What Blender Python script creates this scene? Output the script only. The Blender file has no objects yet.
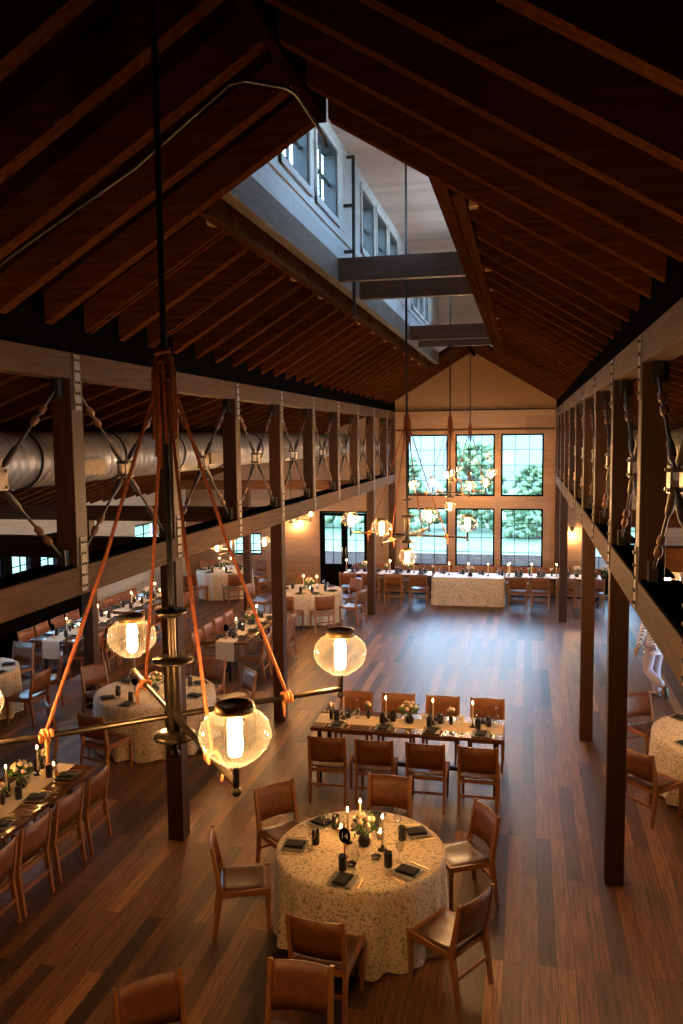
import bpy, math, random
from math import sin, cos, pi, radians
from mathutils import Vector, Matrix
random.seed(7)
S = bpy.context.scene
C = S.collection

# ------------------------------------------------------------------ materials
def new_mat(name):
    m = bpy.data.materials.new(name); m.use_nodes = True
    nt = m.node_tree
    for n in list(nt.nodes):
        if n.type != 'OUTPUT_MATERIAL' and n.type != 'BSDF_PRINCIPLED': nt.nodes.remove(n)
    return m, nt, nt.nodes['Principled BSDF'], nt.nodes['Material Output']
def N(nt, t, **kw):
    n = nt.nodes.new(t)
    for k, v in kw.items():
        if k in n.inputs: n.inputs[k].default_value = v
        else: setattr(n, k, v)
    return n
def ramp(nt, fac, stops):
    r = nt.nodes.new('ShaderNodeValToRGB'); e = r.color_ramp.elements
    while len(e) < len(stops): e.new(0.5)
    for i, (p, c) in enumerate(stops): e[i].position = p; e[i].color = (*c, 1)
    nt.links.new(fac, r.inputs[0]); return r.outputs[0]
def plain(name, col, rough=.5, metal=0, var=.25, scale=9):
    m, nt, b, o = new_mat(name)
    tc = N(nt, 'ShaderNodeTexCoord'); nz = N(nt, 'ShaderNodeTexNoise', Scale=scale, Detail=4.0)
    nt.links.new(tc.outputs['Object'], nz.inputs['Vector'])
    lo = tuple(c*(1-var) for c in col); hi = tuple(min(1, c*(1+var)) for c in col)
    nt.links.new(ramp(nt, nz.outputs['Fac'], [(.3, lo), (.7, hi)]), b.inputs['Base Color'])
    b.inputs['Roughness'].default_value = rough; b.inputs['Metallic'].default_value = metal
    return m
def wood(name, lo, hi, axis='Y', rough=.55, stretch=14, scale=2.2, bump=.08, spec=.5):
    m, nt, b, o = new_mat(name)
    tc = N(nt, 'ShaderNodeTexCoord'); mp = N(nt, 'ShaderNodeMapping')
    sc = [stretch]*3; sc['XYZ'.index(axis)] = 1.0
    mp.inputs['Scale'].default_value = sc
    oi = N(nt, 'ShaderNodeObjectInfo'); vm = N(nt, 'ShaderNodeVectorMath', operation='ADD')
    mul = N(nt, 'ShaderNodeMath', operation='MULTIPLY'); mul.inputs[1].default_value = 37.0
    nt.links.new(oi.outputs['Random'], mul.inputs[0])
    nt.links.new(tc.outputs['Object'], vm.inputs[0]); nt.links.new(mul.outputs[0], vm.inputs[1])
    nt.links.new(vm.outputs[0], mp.inputs['Vector'])
    nz = N(nt, 'ShaderNodeTexNoise', Scale=scale, Detail=6.0, Roughness=.65)
    nt.links.new(mp.outputs[0], nz.inputs['Vector'])
    nt.links.new(ramp(nt, nz.outputs['Fac'], [(.3, lo), (.7, hi)]), b.inputs['Base Color'])
    b.inputs['Roughness'].default_value = rough
    b.inputs['Specular IOR Level'].default_value = spec
    bp = N(nt, 'ShaderNodeBump', Strength=bump, Distance=.02); nt.links.new(nz.outputs['Fac'], bp.inputs['Height'])
    nt.links.new(bp.outputs[0], b.inputs['Normal'])
    return m
def planks(name, cols, along='Y', across='X', width=.16, length=2.4, rough=.4, gap=(.01, .006, .004), grain=.35, spec=.5):
    """rows of boards: brick texture, one random tone per board, grain along the boards"""
    m, nt, b, o = new_mat(name)
    tc = N(nt, 'ShaderNodeTexCoord'); sx = N(nt, 'ShaderNodeSeparateXYZ'); cx = N(nt, 'ShaderNodeCombineXYZ')
    nt.links.new(tc.outputs['Object'], sx.inputs[0])
    nt.links.new(sx.outputs[along], cx.inputs['X']); nt.links.new(sx.outputs[across], cx.inputs['Y'])
    br = N(nt, 'ShaderNodeTexBrick', offset=.37, offset_frequency=3, squash=1.0)
    br.inputs['Color1'].default_value = (0, 0, 0, 1); br.inputs['Color2'].default_value = (1, 1, 1, 1); br.inputs['Mortar'].default_value = (0, 0, 0, 1)
    br.inputs['Scale'].default_value = 1; br.inputs['Mortar Size'].default_value = .0025
    br.inputs['Brick Width'].default_value = length; br.inputs['Row Height'].default_value = width; br.inputs['Bias'].default_value = 0
    nt.links.new(cx.outputs[0], br.inputs['Vector'])
    tone = ramp(nt, br.outputs['Color'], [(i/(len(cols)-1), c) for i, c in enumerate(cols)])
    mp = N(nt, 'ShaderNodeMapping'); mp.inputs['Scale'].default_value = (1.2, 22, 1)
    nt.links.new(cx.outputs[0], mp.inputs['Vector'])
    nz = N(nt, 'ShaderNodeTexNoise', Scale=1.6, Detail=7.0, Roughness=.7); nt.links.new(mp.outputs[0], nz.inputs['Vector'])
    g = ramp(nt, nz.outputs['Fac'], [(.28, (1-grain*1.4,)*3), (.72, (1+grain*.6,)*3)])
    mx = N(nt, 'ShaderNodeMix', data_type='RGBA', blend_type='MULTIPLY'); mx.inputs[0].default_value = 1
    nt.links.new(tone, mx.inputs[6]); nt.links.new(g, mx.inputs[7])
    m2 = N(nt, 'ShaderNodeMix', data_type='RGBA'); nt.links.new(br.outputs['Fac'], m2.inputs[0])
    nt.links.new(mx.outputs[2], m2.inputs[6]); m2.inputs[7].default_value = (*gap, 1)
    nt.links.new(m2.outputs[2], b.inputs['Base Color'])
    b.inputs['Roughness'].default_value = rough; b.inputs['Specular IOR Level'].default_value = spec
    bp = N(nt, 'ShaderNodeBump', Strength=.12, Distance=.01); nt.links.new(nz.outputs['Fac'], bp.inputs['Height'])
    nt.links.new(bp.outputs[0], b.inputs['Normal'])
    return m
def clear(name, tint=(1, 1, 1), gloss=.06, rim=.25, film=0):
    """thin clear glass: lets light through, mirrors a little, more towards the rim"""
    m, nt, b, o = new_mat(name); nt.nodes.remove(b)
    tr = N(nt, 'ShaderNodeBsdfTransparent'); tr.inputs[0].default_value = (*tint, 1)
    gl = N(nt, 'ShaderNodeBsdfGlossy', Roughness=.03)
    lw = N(nt, 'ShaderNodeLayerWeight', Blend=.3)
    mr = N(nt, 'ShaderNodeMapRange'); mr.inputs['To Min'].default_value = gloss; mr.inputs['To Max'].default_value = rim
    nt.links.new(lw.outputs['Facing'], mr.inputs['Value'])
    mx = N(nt, 'ShaderNodeMixShader'); nt.links.new(mr.outputs[0], mx.inputs[0])
    nt.links.new(tr.outputs[0], mx.inputs[1]); nt.links.new(gl.outputs[0], mx.inputs[2]); last = mx
    if film:
        tl = N(nt, 'ShaderNodeBsdfTranslucent'); tl.inputs[0].default_value = (.75, .80, .80, 1)
        last = N(nt, 'ShaderNodeMixShader'); mf = N(nt, 'ShaderNodeMapRange'); mf.inputs['To Min'].default_value = film*.5; mf.inputs['To Max'].default_value = film*2.5
        nt.links.new(lw.outputs['Facing'], mf.inputs['Value']); nt.links.new(mf.outputs[0], last.inputs[0])
        nt.links.new(mx.outputs[0], last.inputs[1]); nt.links.new(tl.outputs[0], last.inputs[2])
    nt.links.new(last.outputs[0], o.inputs[0])
    return m
def glow(name, col, strength):
    m, nt, b, o = new_mat(name); nt.nodes.remove(b)
    e = N(nt, 'ShaderNodeEmission', Strength=strength); e.inputs[0].default_value = (*col, 1)
    nt.links.new(e.outputs[0], o.inputs[0]); return m
def floral(name):
    """cream cloth printed with olive sprigs"""
    m, nt, b, o = new_mat(name)
    tc = N(nt, 'ShaderNodeTexCoord'); nz = N(nt, 'ShaderNodeTexNoise', Scale=9.0, Detail=2.0)
    nt.links.new(tc.outputs['Object'], nz.inputs['Vector'])
    mp = N(nt, 'ShaderNodeMix', data_type='RGBA'); mp.inputs[0].default_value = .12
    nt.links.new(tc.outputs['Object'], mp.inputs[6]); nt.links.new(nz.outputs['Color'], mp.inputs[7])
    v = N(nt, 'ShaderNodeTexVoronoi', Scale=27.0, feature='DISTANCE_TO_EDGE'); nt.links.new(mp.outputs[2], v.inputs['Vector'])
    w = N(nt, 'ShaderNodeTexNoise', Scale=44.0, Detail=3.0); nt.links.new(tc.outputs['Object'], w.inputs['Vector'])
    a = ramp(nt, v.outputs['Distance'], [(.03, (1, 1, 1)), (.11, (0, 0, 0))])
    c = ramp(nt, w.outputs['Fac'], [(.47, (0, 0, 0)), (.55, (1, 1, 1))])
    k = N(nt, 'ShaderNodeMix', data_type='RGBA', blend_type='MULTIPLY'); k.inputs[0].default_value = 1
    nt.links.new(a, k.inputs[6]); nt.links.new(c, k.inputs[7])
    w2 = N(nt, 'ShaderNodeTexNoise', Scale=30.0, Detail=1.5); nt.links.new(tc.outputs['Object'], w2.inputs['Vector'])
    d = ramp(nt, w2.outputs['Fac'], [(.60, (0, 0, 0)), (.66, (.75, .75, .75))])
    s = N(nt, 'ShaderNodeMix', data_type='RGBA', blend_type='ADD'); s.inputs[0].default_value = 1
    nt.links.new(k.outputs[2], s.inputs[6]); nt.links.new(d, s.inputs[7])
    f = N(nt, 'ShaderNodeMix', data_type='RGBA'); nt.links.new(s.outputs[2], f.inputs[0])
    f.inputs[6].default_value = (.66, .54, .40, 1); f.inputs[7].default_value = (.22, .20, .13, 1)
    nt.links.new(f.outputs[2], b.inputs['Base Color']); b.inputs['Roughness'].default_value = .9
    return m
M = {}
M['floor'] = planks('oak_floor', [(.018, .009, .006), (.15, .060, .019), (.23, .095, .031), (.042, .018, .009), (.18, .072, .022), (.37, .165, .058)], 'Y', 'X', .15, 2.3, .44, grain=.6)
M['wallwood'] = planks('pale_plank_wall', [(.27, .175, .123), (.32, .21, .148), (.36, .24, .17)], 'X', 'Z', .24, 3.6, .6, (.2, .12, .07), .18)
M['gablewood'] = planks('gable_board', [(.24, .14, .075), (.28, .165, .09), (.31, .185, .10)], 'X', 'Z', 1.22, 2.0, .6, (.2, .12, .06), .2)
M['whiteplank'] = planks('white_plank', [(.34, .37, .40), (.39, .42, .455), (.43, .46, .49)], 'Y', 'Z', .2, 3.0, .6, (.2, .21, .23), .18)
M['whiteceil'] = planks('white_ceiling_plank', [(.40, .385, .39), (.46, .44, .445), (.50, .48, .48)], 'X', 'Y', .2, 3.0, .6, (.4, .36, .33), .12)
M['deck'] = planks('roof_deck', [(.010, .0045, .003), (.015, .006, .0035), (.02, .008, .0045)], 'Y', 'X', .14, 3.0, .9, (.005, .002, .001), .3, spec=0)
M['rafter'] = wood('rafter_wood', (.034, .011, .0045), (.100, .034, .0115), 'X', rough=.9, spec=0)
M['post'] = wood('post_wood', (.022, .0075, .003), (.050, .018, .0075), 'Z', rough=.55, spec=.3)
M['chord'] = wood('chord_wood', (.044, .022, .0125), (.094, .052, .031), 'Y', rough=.75, spec=.15)
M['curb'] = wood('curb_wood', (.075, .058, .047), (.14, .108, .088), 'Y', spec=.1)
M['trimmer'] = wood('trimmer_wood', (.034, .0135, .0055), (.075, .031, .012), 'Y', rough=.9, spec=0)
M['tie'] = wood('tie_wood', (.032, .018, .012), (.07, .040, .026), 'X', spec=.15)
M['aisletie'] = wood('aisle_tie_wood', (.06, .026, .012), (.12, .053, .026), 'X', rough=.8, spec=.1)
M['block'] = wood('blocking_wood', (.30, .17, .09), (.50, .32, .19), 'Y')
M['chairwood'] = wood('chair_oak', (.19, .070, .020), (.31, .125, .038), 'Z', rough=.45, stretch=9, scale=4, bump=.03)
M['leather'] = plain('tan_leather', (.155, .050, .0135), .45, 0, .25, 14)
M['seatleather'] = plain('seat_leather', (.085, .032, .015), .30, 0, .25, 10)
M['table'] = wood('table_wood', (.07, .028, .011), (.14, .058, .022), 'X', rough=.22, bump=.02)
M['black'] = plain('black_steel', (.014, .013, .013), .45, .3)
M['blackpaint'] = plain('black_paint', (.0035, .0035, .004), .9)
M['blackpaint'].node_tree.nodes['Principled BSDF'].inputs['Specular IOR Level'].default_value = 0
M['tealframe'] = plain('dark_teal_frame', (.004, .010, .014), .6)
M['slate'] = plain('slate_plate', (.10, .10, .075), .55)
M['napkin'] = plain('black_linen', (.012, .012, .013), .95)
M['tumbler'] = plain('black_stoneware', (.014, .014, .013), .35)
M['steel'] = plain('worn_steel', (.17, .14, .115), .42, .8, .35, 20)
M['plate'] = plain('strap_steel', (.19, .165, .15), .6, .3, .3, 14)
M['rod'] = plain('rod_steel', (.075, .06, .05), .5, .7, .3, 20)
M['sleeve'] = plain('rusty_sleeve', (.15, .07, .035), .5, .5, .35, 20)
M['brass'] = plain('aged_brass', (.52, .37, .18), .42, .95, .2, 14)
M['bronze'] = plain('dark_bronze', (.075, .058, .042), .3, .85, .25, 14)
M['rope'] = plain('orange_rope', (.19, .046, .011), .9, 0, .4, 60)
M['knot'] = plain('rope_knot', (.33, .12, .036), .9, 0, .3, 60)
M['duct'] = plain('galvanised_duct', (.34, .345, .38), .45, .55, .15, 3)
M['floral'] = floral('floral_cloth')
M['white'] = plain('white_linen', (.72, .70, .66), .9, 0, .05, 6)
M['runner'] = plain('cream_runner', (.60, .48, .34), .9, 0, .08, 30)
M['glass'] = clear('window_glass', (.96, .98, .97), .03, .35)
M['globe'] = clear('globe_glass', (.985, .98, .97), .045, .45, .008)
M['stem'] = clear('stemware', (.96, .96, .95), .07, .75)
M['bulb'] = glow('lamp_filament', (1, .49, .16), 1080)
M['flame'] = glow('candle_flame', (1, .47, .13), 900)
M['wax'] = plain('candle_wax', (.72, .55, .35), .5, 0, .06)
M['leaf'] = plain('leaf_green', (.06, .13, .03), .6, 0, .5, 30)
M['petal'] = plain('ivory_petal', (.72, .58, .45), .7, 0, .1, 20)
M['pink'] = plain('pink_petal', (.62, .40, .32), .7, 0, .15, 20)
M['terracotta'] = plain('small_wood', (.40, .17, .06), .6)
M['card'] = plain('white_card', (.78, .77, .74), .8, 0, .03)
M['lawn'] = plain('lawn_grass', (.12, .15, .07), .9, 0, .2, .6)
M['tree'] = plain('tree_leaf', (.13, .19, .09), .9, 0, .4, 2.5)
M['hill'] = plain('wooded_hill', (.10, .112, .10), .95, 0, .25, .15)
M['bark'] = plain('tree_bark', (.10, .07, .05), .9)
M['stone'] = plain('terrace_stone', (.15, .11, .09), .8, 0, .2, 4)
M['skin'] = plain('skin', (.50, .28, .19), .5, 0, .04)
M['lilac'] = plain('lilac_cloth', (.42, .37, .47), .85, 0, .06)
M['shoe'] = plain('dark_shoe', (.03, .028, .028), .5)
M['hair'] = plain('brown_hair', (.05, .025, .012), .6)
def striped():
    m, nt, b, o = new_mat('striped_shirt')
    tc = N(nt, 'ShaderNodeTexCoord'); w = N(nt, 'ShaderNodeTexWave', Scale=11.0, Distortion=2.5, bands_direction='DIAGONAL')
    nt.links.new(tc.outputs['Object'], w.inputs['Vector'])
    nt.links.new(ramp(nt, w.outputs['Fac'], [(.74, (.80, .81, .85)), (.82, (.16, .24, .50))]), b.inputs['Base Color'])
    b.inputs['Roughness'].default_value = .85; return m
M['shirt'] = striped()

# ------------------------------------------------------------------ mesh builder
class MB:
    def __init__(s): s.v = []; s.f = []; s.sm = []
    def add(s, vs, fs, smooth=False):
        o = len(s.v); s.v += [tuple(v) for v in vs]
        for f in fs: s.f.append(tuple(i+o for i in f)); s.sm.append(smooth)
        return s
    def box(s, a, b):
        (x0, y0, z0), (x1, y1, z1) = a, b
        return s.add([(x0,y0,z0),(x1,y0,z0),(x1,y1,z0),(x0,y1,z0),(x0,y0,z1),(x1,y0,z1),(x1,y1,z1),(x0,y1,z1)],
                     [(3,2,1,0),(4,5,6,7),(0,1,5,4),(1,2,6,5),(2,3,7,6),(3,0,4,7)])
    def hexa(s, p):   # eight corners: bottom 4 ccw, top 4 ccw
        return s.add(p, [(3,2,1,0),(4,5,6,7),(0,1,5,4),(1,2,6,5),(2,3,7,6),(3,0,4,7)])
    def bar(s, a, b, w, h, up=(0,0,1), w2=None, h2=None):
        a = Vector(a); b = Vector(b); d = (b-a).normalized(); u = Vector(up)
        r = d.cross(u)
        if r.length < 1e-4: r = d.cross(Vector((1,0,0)))
        r.normalize(); u = r.cross(d).normalized()
        w2 = w2 or w; h2 = h2 or h; p = []
        for c, W, H in ((a,w,h),(b,w2,h2)):
            p += [c-r*W/2-u*H/2, c+r*W/2-u*H/2, c+r*W/2+u*H/2, c-r*W/2+u*H/2]
        return s.hexa(p)
    def tube(s, pts, r, n=8, cap=True):
        pts = [Vector(p) for p in pts]; rs = r if isinstance(r, (list, tuple)) else [r]*len(pts)
        o = []; prev = None; k = len(pts)
        for i, p in enumerate(pts):
            d = (pts[min(i+1,k-1)]-pts[max(i-1,0)])
            d = d.normalized() if d.length > 1e-9 else Vector((0,0,1))
            if prev is None:
                ref = Vector((0,0,1)) if abs(d.z) < .9 else Vector((1,0,0)); x = d.cross(ref).normalized()
            else:
                x = (prev - d*prev.dot(d))
                x = x.normalized() if x.length > 1e-6 else d.orthogonal().normalized()
            prev = x; y = d.cross(x)
            o += [p + (x*cos(2*pi*j/n) + y*sin(2*pi*j/n))*rs[i] for j in range(n)]
        f = [(i*n+j, i*n+(j+1)%n, (i+1)*n+(j+1)%n, (i+1)*n+j) for i in range(k-1) for j in range(n)]
        s.add(o, f, True)
        if cap: s.add(o[:n], [tuple(range(n-1,-1,-1))]); s.add(o[-n:], [tuple(range(n))])
        return s
    def lathe(s, prof, c=(0,0,0), n=16, smooth=True):
        o = []
        for r, z in prof: o += [(c[0]+r*cos(2*pi*j/n), c[1]+r*sin(2*pi*j/n), c[2]+z) for j in range(n)]
        f = [(i*n+j, i*n+(j+1)%n, (i+1)*n+(j+1)%n, (i+1)*n+j) for i in range(len(prof)-1) for j in range(n)]
        return s.add(o, f, smooth)
    def ball(s, c, r, n=8, sq=(1,1,1), jit=0):
        o = []; k = max(4, n//2+1)
        for i in range(k+1):
            t = pi*i/k
            for j in range(n):
                q = 1+random.uniform(-jit, jit)
                o.append((c[0]+r*sq[0]*q*sin(t)*cos(2*pi*j/n), c[1]+r*sq[1]*q*sin(t)*sin(2*pi*j/n), c[2]+r*sq[2]*q*cos(t)))
        f = [(i*n+j, (i+1)*n+j, (i+1)*n+(j+1)%n, i*n+(j+1)%n) for i in range(k) for j in range(n)]
        return s.add(o, f, True)
    def mesh(s, name):
        me = bpy.data.meshes.new(name); me.from_pydata(s.v, [], s.f)
        me.polygons.foreach_set('use_smooth', s.sm); me.validate(); me.update(); return me
def obj(name, mb, mat, parent=None, loc=None, bevel=0):
    me = mb.mesh(name) if isinstance(mb, MB) else mb
    if mat is not None and not len(me.materials): me.materials.append(M[mat])
    o = bpy.data.objects.new(name, me); C.objects.link(o)
    if loc is not None: o.location = loc
    if parent is not None: o.parent = parent
    if bevel:
        b = o.modifiers.new('b', 'BEVEL'); b.width = bevel; b.segments = 2; b.limit_method = 'ANGLE'
    return o
def tag(o, label, cat, group=None, kind=None):
    o['label'] = label; o['category'] = cat
    if group: o['group'] = group
    if kind: o['kind'] = kind
    return o
def thing(name, label, cat, loc=(0,0,0), rz=0, group=None):
    o = bpy.data.objects.new(name, None); C.objects.link(o); o.empty_display_size = .1
    o.location = loc; o.rotation_euler = (0,0,rz); return tag(o, label, cat, group)
def struct(name, mb, mat, parent=None, bevel=0):
    o = obj(name, mb, mat, parent, bevel=bevel)
    if parent is None: o['kind'] = 'structure'
    return o
def kids(o):
    return KIDS.get(o.name, [])
KIDS = {}
def reg(o):
    """remember a prototype's children so that copies need no search"""
    for ch in [c for c in C.objects if c.parent == o]:
        KIDS.setdefault(o.name, []).append(ch); reg(ch)
def copy_tree(o, parent=None):
    c = o.copy(); C.objects.link(c)
    if parent is not None: c.parent = parent
    for ch in kids(o): copy_tree(ch, c)
    return c
USED = set()
def put(proto, loc, rz, label, group, cat=None):
    """first time the prototype itself, later a copy of it and of each part"""
    if proto.name in USED: o = copy_tree(proto)
    else: USED.add(proto.name); o = proto
    o.location = loc; o.rotation_euler = (0,0,rz); o['label'] = label
    if group: o['group'] = group
    return o

# ------------------------------------------------------------------ layout constants (metres; Y runs to the windows)
XC = -1.45
XL, XR = -3.709, .809           # inner faces of the two truss lines
W = .185; D = 2.01; Y1 = 8.336  # post section, bay, first full-height post
YW = 24.0; YB = -3.0            # window wall, wall behind the balcony
XWL, XWR = -10.3, 7.4
ZT0, ZT1, ZB0, ZB1 = 5.013, 5.229, 3.179, 3.424
RIDGE, SL = 6.80, .61
OY0, OY1 = 6.10, 21.5           # roof lantern opening
OXL, OXR = -2.2, -.7
zu = lambda x: RIDGE - SL*abs(x-XC)
ASL = .36
za = lambda x: 5.25 - ASL*(abs(x-XC)-2.46)
mir = lambda x: 2*XC - x
PY = lambda i: Y1 + (i-1)*D

# ------------------------------------------------------------------ room shell
struct('floor', MB().box((XWL-.1, YB, -.12), (XWR+.1, YW+.2, 0)), 'floor')
def grid_wall(mb, u0, u1, v0, v1, holes, fn):
    us = sorted({u0, u1, *[h[0] for h in holes], *[h[1] for h in holes]}); vs = sorted({v0, v1, *[h[2] for h in holes], *[h[3] for h in holes]})
    for i in range(len(us)-1):
        for j in range(len(vs)-1):
            a, b, c, d = us[i], us[i+1], vs[j], vs[j+1]; mu, mv = (a+b)/2, (c+d)/2
            if mu < u0 or mu > u1 or mv < v0 or mv > v1: continue
            if any(h[0] < mu < h[1] and h[2] < mv < h[3] for h in holes): continue
            mb.box(*fn(a, b, c, d))
    return mb
UP = [(-3.37, -2.19), (-1.98, -.86), (-.69, .49)]
far_holes = [(a, b, z0, z1) for a, b in UP for z0, z1 in ((.74, 2.43), (2.78, 4.55))]
DL, DR = (-6.02, -4.52), (1.62, 3.12)
far_holes += [(*DL, 0, 2.32), (*DR, 0, 2.32), (-8.95, -7.85, .95, 1.62), (4.9, 6.0, .95, 1.62)]
far_fn = lambda a, b, c, d: ((a, YW, c), (b, YW+.2, d))
struct('wall_north', grid_wall(MB(), XWL, XWR, 0, 5.26, far_holes, far_fn), 'wallwood')
g = MB(); x0, x1 = XL-.2, XR+.2
g.hexa([(x0,YW,5.60),(x1,YW,5.60),(x1,YW+.2,5.60),(x0,YW+.2,5.60)] + [(XC-.01,YW,7.1),(XC+.01,YW,7.1),(XC+.01,YW+.2,7.1),(XC-.01,YW+.2,7.1)])
g.box((x0-.3,YW,5.26),(x1+.3,YW+.2,5.60))
struct('wall_gable', g, 'gablewood')
struct('trim_1', MB().box((XL+.02, YW-.03, 4.66), (XR-.02, YW, 4.71)), 'chord')
t = MB()
for a, b in ((-2.19,-1.98), (-.86,-.69)): t.box((a+.015, YW-.018, .70), (b-.015, YW, 4.62))
struct('trim_2', t, 'wallwood')
struct('wall_south', MB().box((XWL, YB-.15, 0), (XWR, YB, 7.2)), 'blackpaint')
LW = [(10.88+k*1.04, 10.88+k*1.04+.77) for k in range(7)] + [(20.55, 21.9)]
fnl = lambda a, b, c, d: ((XWL-.2, a, c), (XWL, b, d))
fnr = lambda a, b, c, d: ((XWR, a, c), (XWR+.2, b, d))
holes = [(a, b, 1.28, 2.18) for a, b in LW]
struct('wall_west', grid_wall(MB(), YB, 17.95, 0, 2.45, [h for h in holes if h[1] < 17.95], fnl), 'blackpaint')
struct('wall_west_far', grid_wall(MB(), 17.95, YW, 0, 2.45, [h for h in holes if h[0] > 17.95], fnl), 'whiteplank')
struct('trim_3', MB().box((XWL-.2, YB, 2.45), (XWL+.02, YW, 3.05)), 'whiteplank')
ADDED_WIN = (11.9, 17.2)  # wide out-of-view opening, added to brighten the walker and the right-hand floor
struct('wall_east', grid_wall(MB(), YB, YW, 0, 2.45, [h for h in holes if h[1] < ADDED_WIN[0] or h[0] > ADDED_WIN[1]]+[(*ADDED_WIN, .1, 2.3)], fnr), 'blackpaint')
struct('trim_4', MB().box((XWR-.02, YB, 2.45), (XWR+.2, YW, 3.05)), 'whiteplank')

WN = [0]
def window(axis, at, u0, u1, z0, z1, nu, nz, mat='blackpaint', depth=.07, fw=.045, mw=.014, parent=None):
    WN[0] += 1
    def bx(mb, a, b, c, d, dd):
        if axis == 'Y': mb.box((a, at-dd/2, c), (b, at+dd/2, d))
        else: mb.box((at-dd/2, a, c), (at+dd/2, b, d))
    f = MB(); bx(f, u0, u1, z0, z0+fw, depth); bx(f, u0, u1, z1-fw, z1, depth); bx(f, u0, u0+fw, z0+fw, z1-fw, depth); bx(f, u1-fw, u1, z0+fw, z1-fw, depth)
    for i in range(1, nu): u = u0+(u1-u0)*i/nu; bx(f, u-mw/2, u+mw/2, z0+fw, z1-fw, .03)
    for j in range(1, nz): z = z0+(z1-z0)*j/nz; bx(f, u0+fw, u1-fw, z-mw/2, z+mw/2, .03)
    o = struct('window_%d' % WN[0], f, mat)
    p = MB(); bx(p, u0+.01, u1-.01, z0+.01, z1-.01, .006)
    obj('window_pane', p, 'glass', o)
def portal(loc, rot, sx, sy):
    l = bpy.data.lights.new('daylight_portal', 'AREA'); l.shape = 'RECTANGLE'; l.size = sx; l.size_y = sy
    l.cycles.is_portal = True
    o = bpy.data.objects.new('daylight_portal', l); C.objects.link(o); o.location = loc; o.rotation_euler = rot
for a, b in UP:
    window('Y', YW+.06, a, b, .74, 2.43, 3, 4); window('Y', YW+.06, a, b, 2.78, 4.55, 3, 4)
portal((XC, YW+.15, 2.65), (-pi/2, 0, 0), 3.9, 3.9)
window('Y', YW+.06, -8.95, -7.85, .95, 1.62, 4, 2); window('Y', YW+.06, 4.9, 6.0, .95, 1.62, 4, 2)
for a, b in LW:
    window('X', XWL-.08, a, b, 1.28, 2.18, 2, 3)
for a, b in LW:
    if b < ADDED_WIN[0] or a > ADDED_WIN[1]: window('X', XWR+.08, a, b, 1.28, 2.18, 2, 3)
window('X', XWR+.08, *ADDED_WIN, .1, 2.3, 9, 4)  # added window, unseen from the camera, lets extra daylight onto the walker
portal((XWL-.12, 16.5, 1.73), (0, pi/2, 0), .9, 10.6)   # west row of small windows
portal((XWR+.12, 16.5, 1.2), (0, -pi/2, 0), 2.2, 10.6)
# double doors, black, glazed above a solid panel
for n, (a, b) in enumerate((DL, DR), 1):
    f = MB(); y0, y1 = YW+.02, YW+.10
    f.box((a, y0, 0), (a+.06, y1, 2.32)); f.box((b-.06, y0, 0), (b, y1, 2.32)); f.box((a+.06, y0, 2.26), (b-.06, y1, 2.32))
    d = struct('door_%d' % n, f, 'blackpaint')
    mid = (a+b)/2
    for k, (u0, u1) in enumerate(((a+.06, mid-.005), (mid+.005, b-.06))):
        l = MB(); yy0, yy1 = YW+.03, YW+.08
        l.box((u0, yy0, .01), (u1, yy1, .72)); l.box((u0, yy0, .72), (u0+.09, yy1, 2.25)); l.box((u1-.09, yy0, .72), (u1, yy1, 2.25)); l.box((u0+.09, yy0, 2.17), (u1-.09, yy1, 2.25))
        l.box((u0+.12, yy0-.012, .14), (u1-.12, yy0, .60))
        um = (u0+u1)/2; l.box((um-.008, yy0+.01, .72), (um+.008, yy1-.01, 2.17))
        for j in range(1, 4): z = .72+1.45*j/4; l.box((u0+.09, yy0+.01, z-.008), (u1-.09, yy1-.01, z+.008))
        leaf = obj('door_leaf', l, 'blackpaint', d)
        obj('door_pane', MB().box((u0+.08, YW+.052, .71), (u1-.08, YW+.058, 2.18)), 'glass', leaf)
        hx = u1-.045 if k == 0 else u0+.045
        obj('door_handle', MB().tube([(hx, YW+.03, .95), (hx, YW-.02, .97), (hx, YW-.02, 1.20), (hx, YW+.03, 1.22)], .011), 'brass', leaf)
    tr = MB()
    tr.box((a-.11, YW-.02, 0), (a, YW, 2.42)); tr.box((b, YW-.02, 0), (b+.11, YW, 2.42)); tr.box((a, YW-.02, 2.32), (b, YW, 2.42))
    struct('trim_%d' % (4+n), tr, 'wallwood')

# ------------------------------------------------------------------ roof
def slab(mb, xa, xb, za_, zb_, y0, y1, th):
    mb.hexa([(xa,y0,za_),(xb,y0,zb_),(xb,y1,zb_),(xa,y1,za_),(xa,y0,za_+th),(xb,y0,zb_+th),(xb,y1,zb_+th),(xa,y1,za_+th)])
RD = .24
for side in (1, -1):
    fx = (lambda x: x) if side == 1 else mir
    m = MB()
    xe, xo = -3.85, OXL-.10
    for xa, xb, y0, y1 in ((xe, xo, YB, YW+.2), (xo, XC, YB, OY0), (xo, XC, OY1, YW+.2)):
        if side == 1: slab(m, xa, xb, zu(xa)+RD, zu(xb)+RD, y0, y1, .05)
        else: slab(m, mir(xb), mir(xa), zu(xb)+RD, zu(xa)+RD, y0, y1, .05)
    struct('ceiling_%s' % ('west' if side == 1 else 'east'), m, 'deck')
    m = MB(); xa, xb = XWL-.2, -3.80
    if side == 1: slab(m, xa, xb, za(xa)+.2, za(xb)+.2, YB, YW+.2, .05)
    else: slab(m, mir(xb), mir(xa), za(xb)+.2, za(xa)+.2, YB, YW+.2, .05)
    struct('ceiling_aisle_%s' % ('west' if side == 1 else 'east'), m, 'deck')
    # black plate over the top chord
    m = MB(); a, b = sorted((fx(-3.715), fx(-3.80))); m.box((a, YB, ZT1), (b, YW, 5.62))
    struct('trim_%d' % (7 if side == 1 else 8), m, 'blackpaint')
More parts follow.
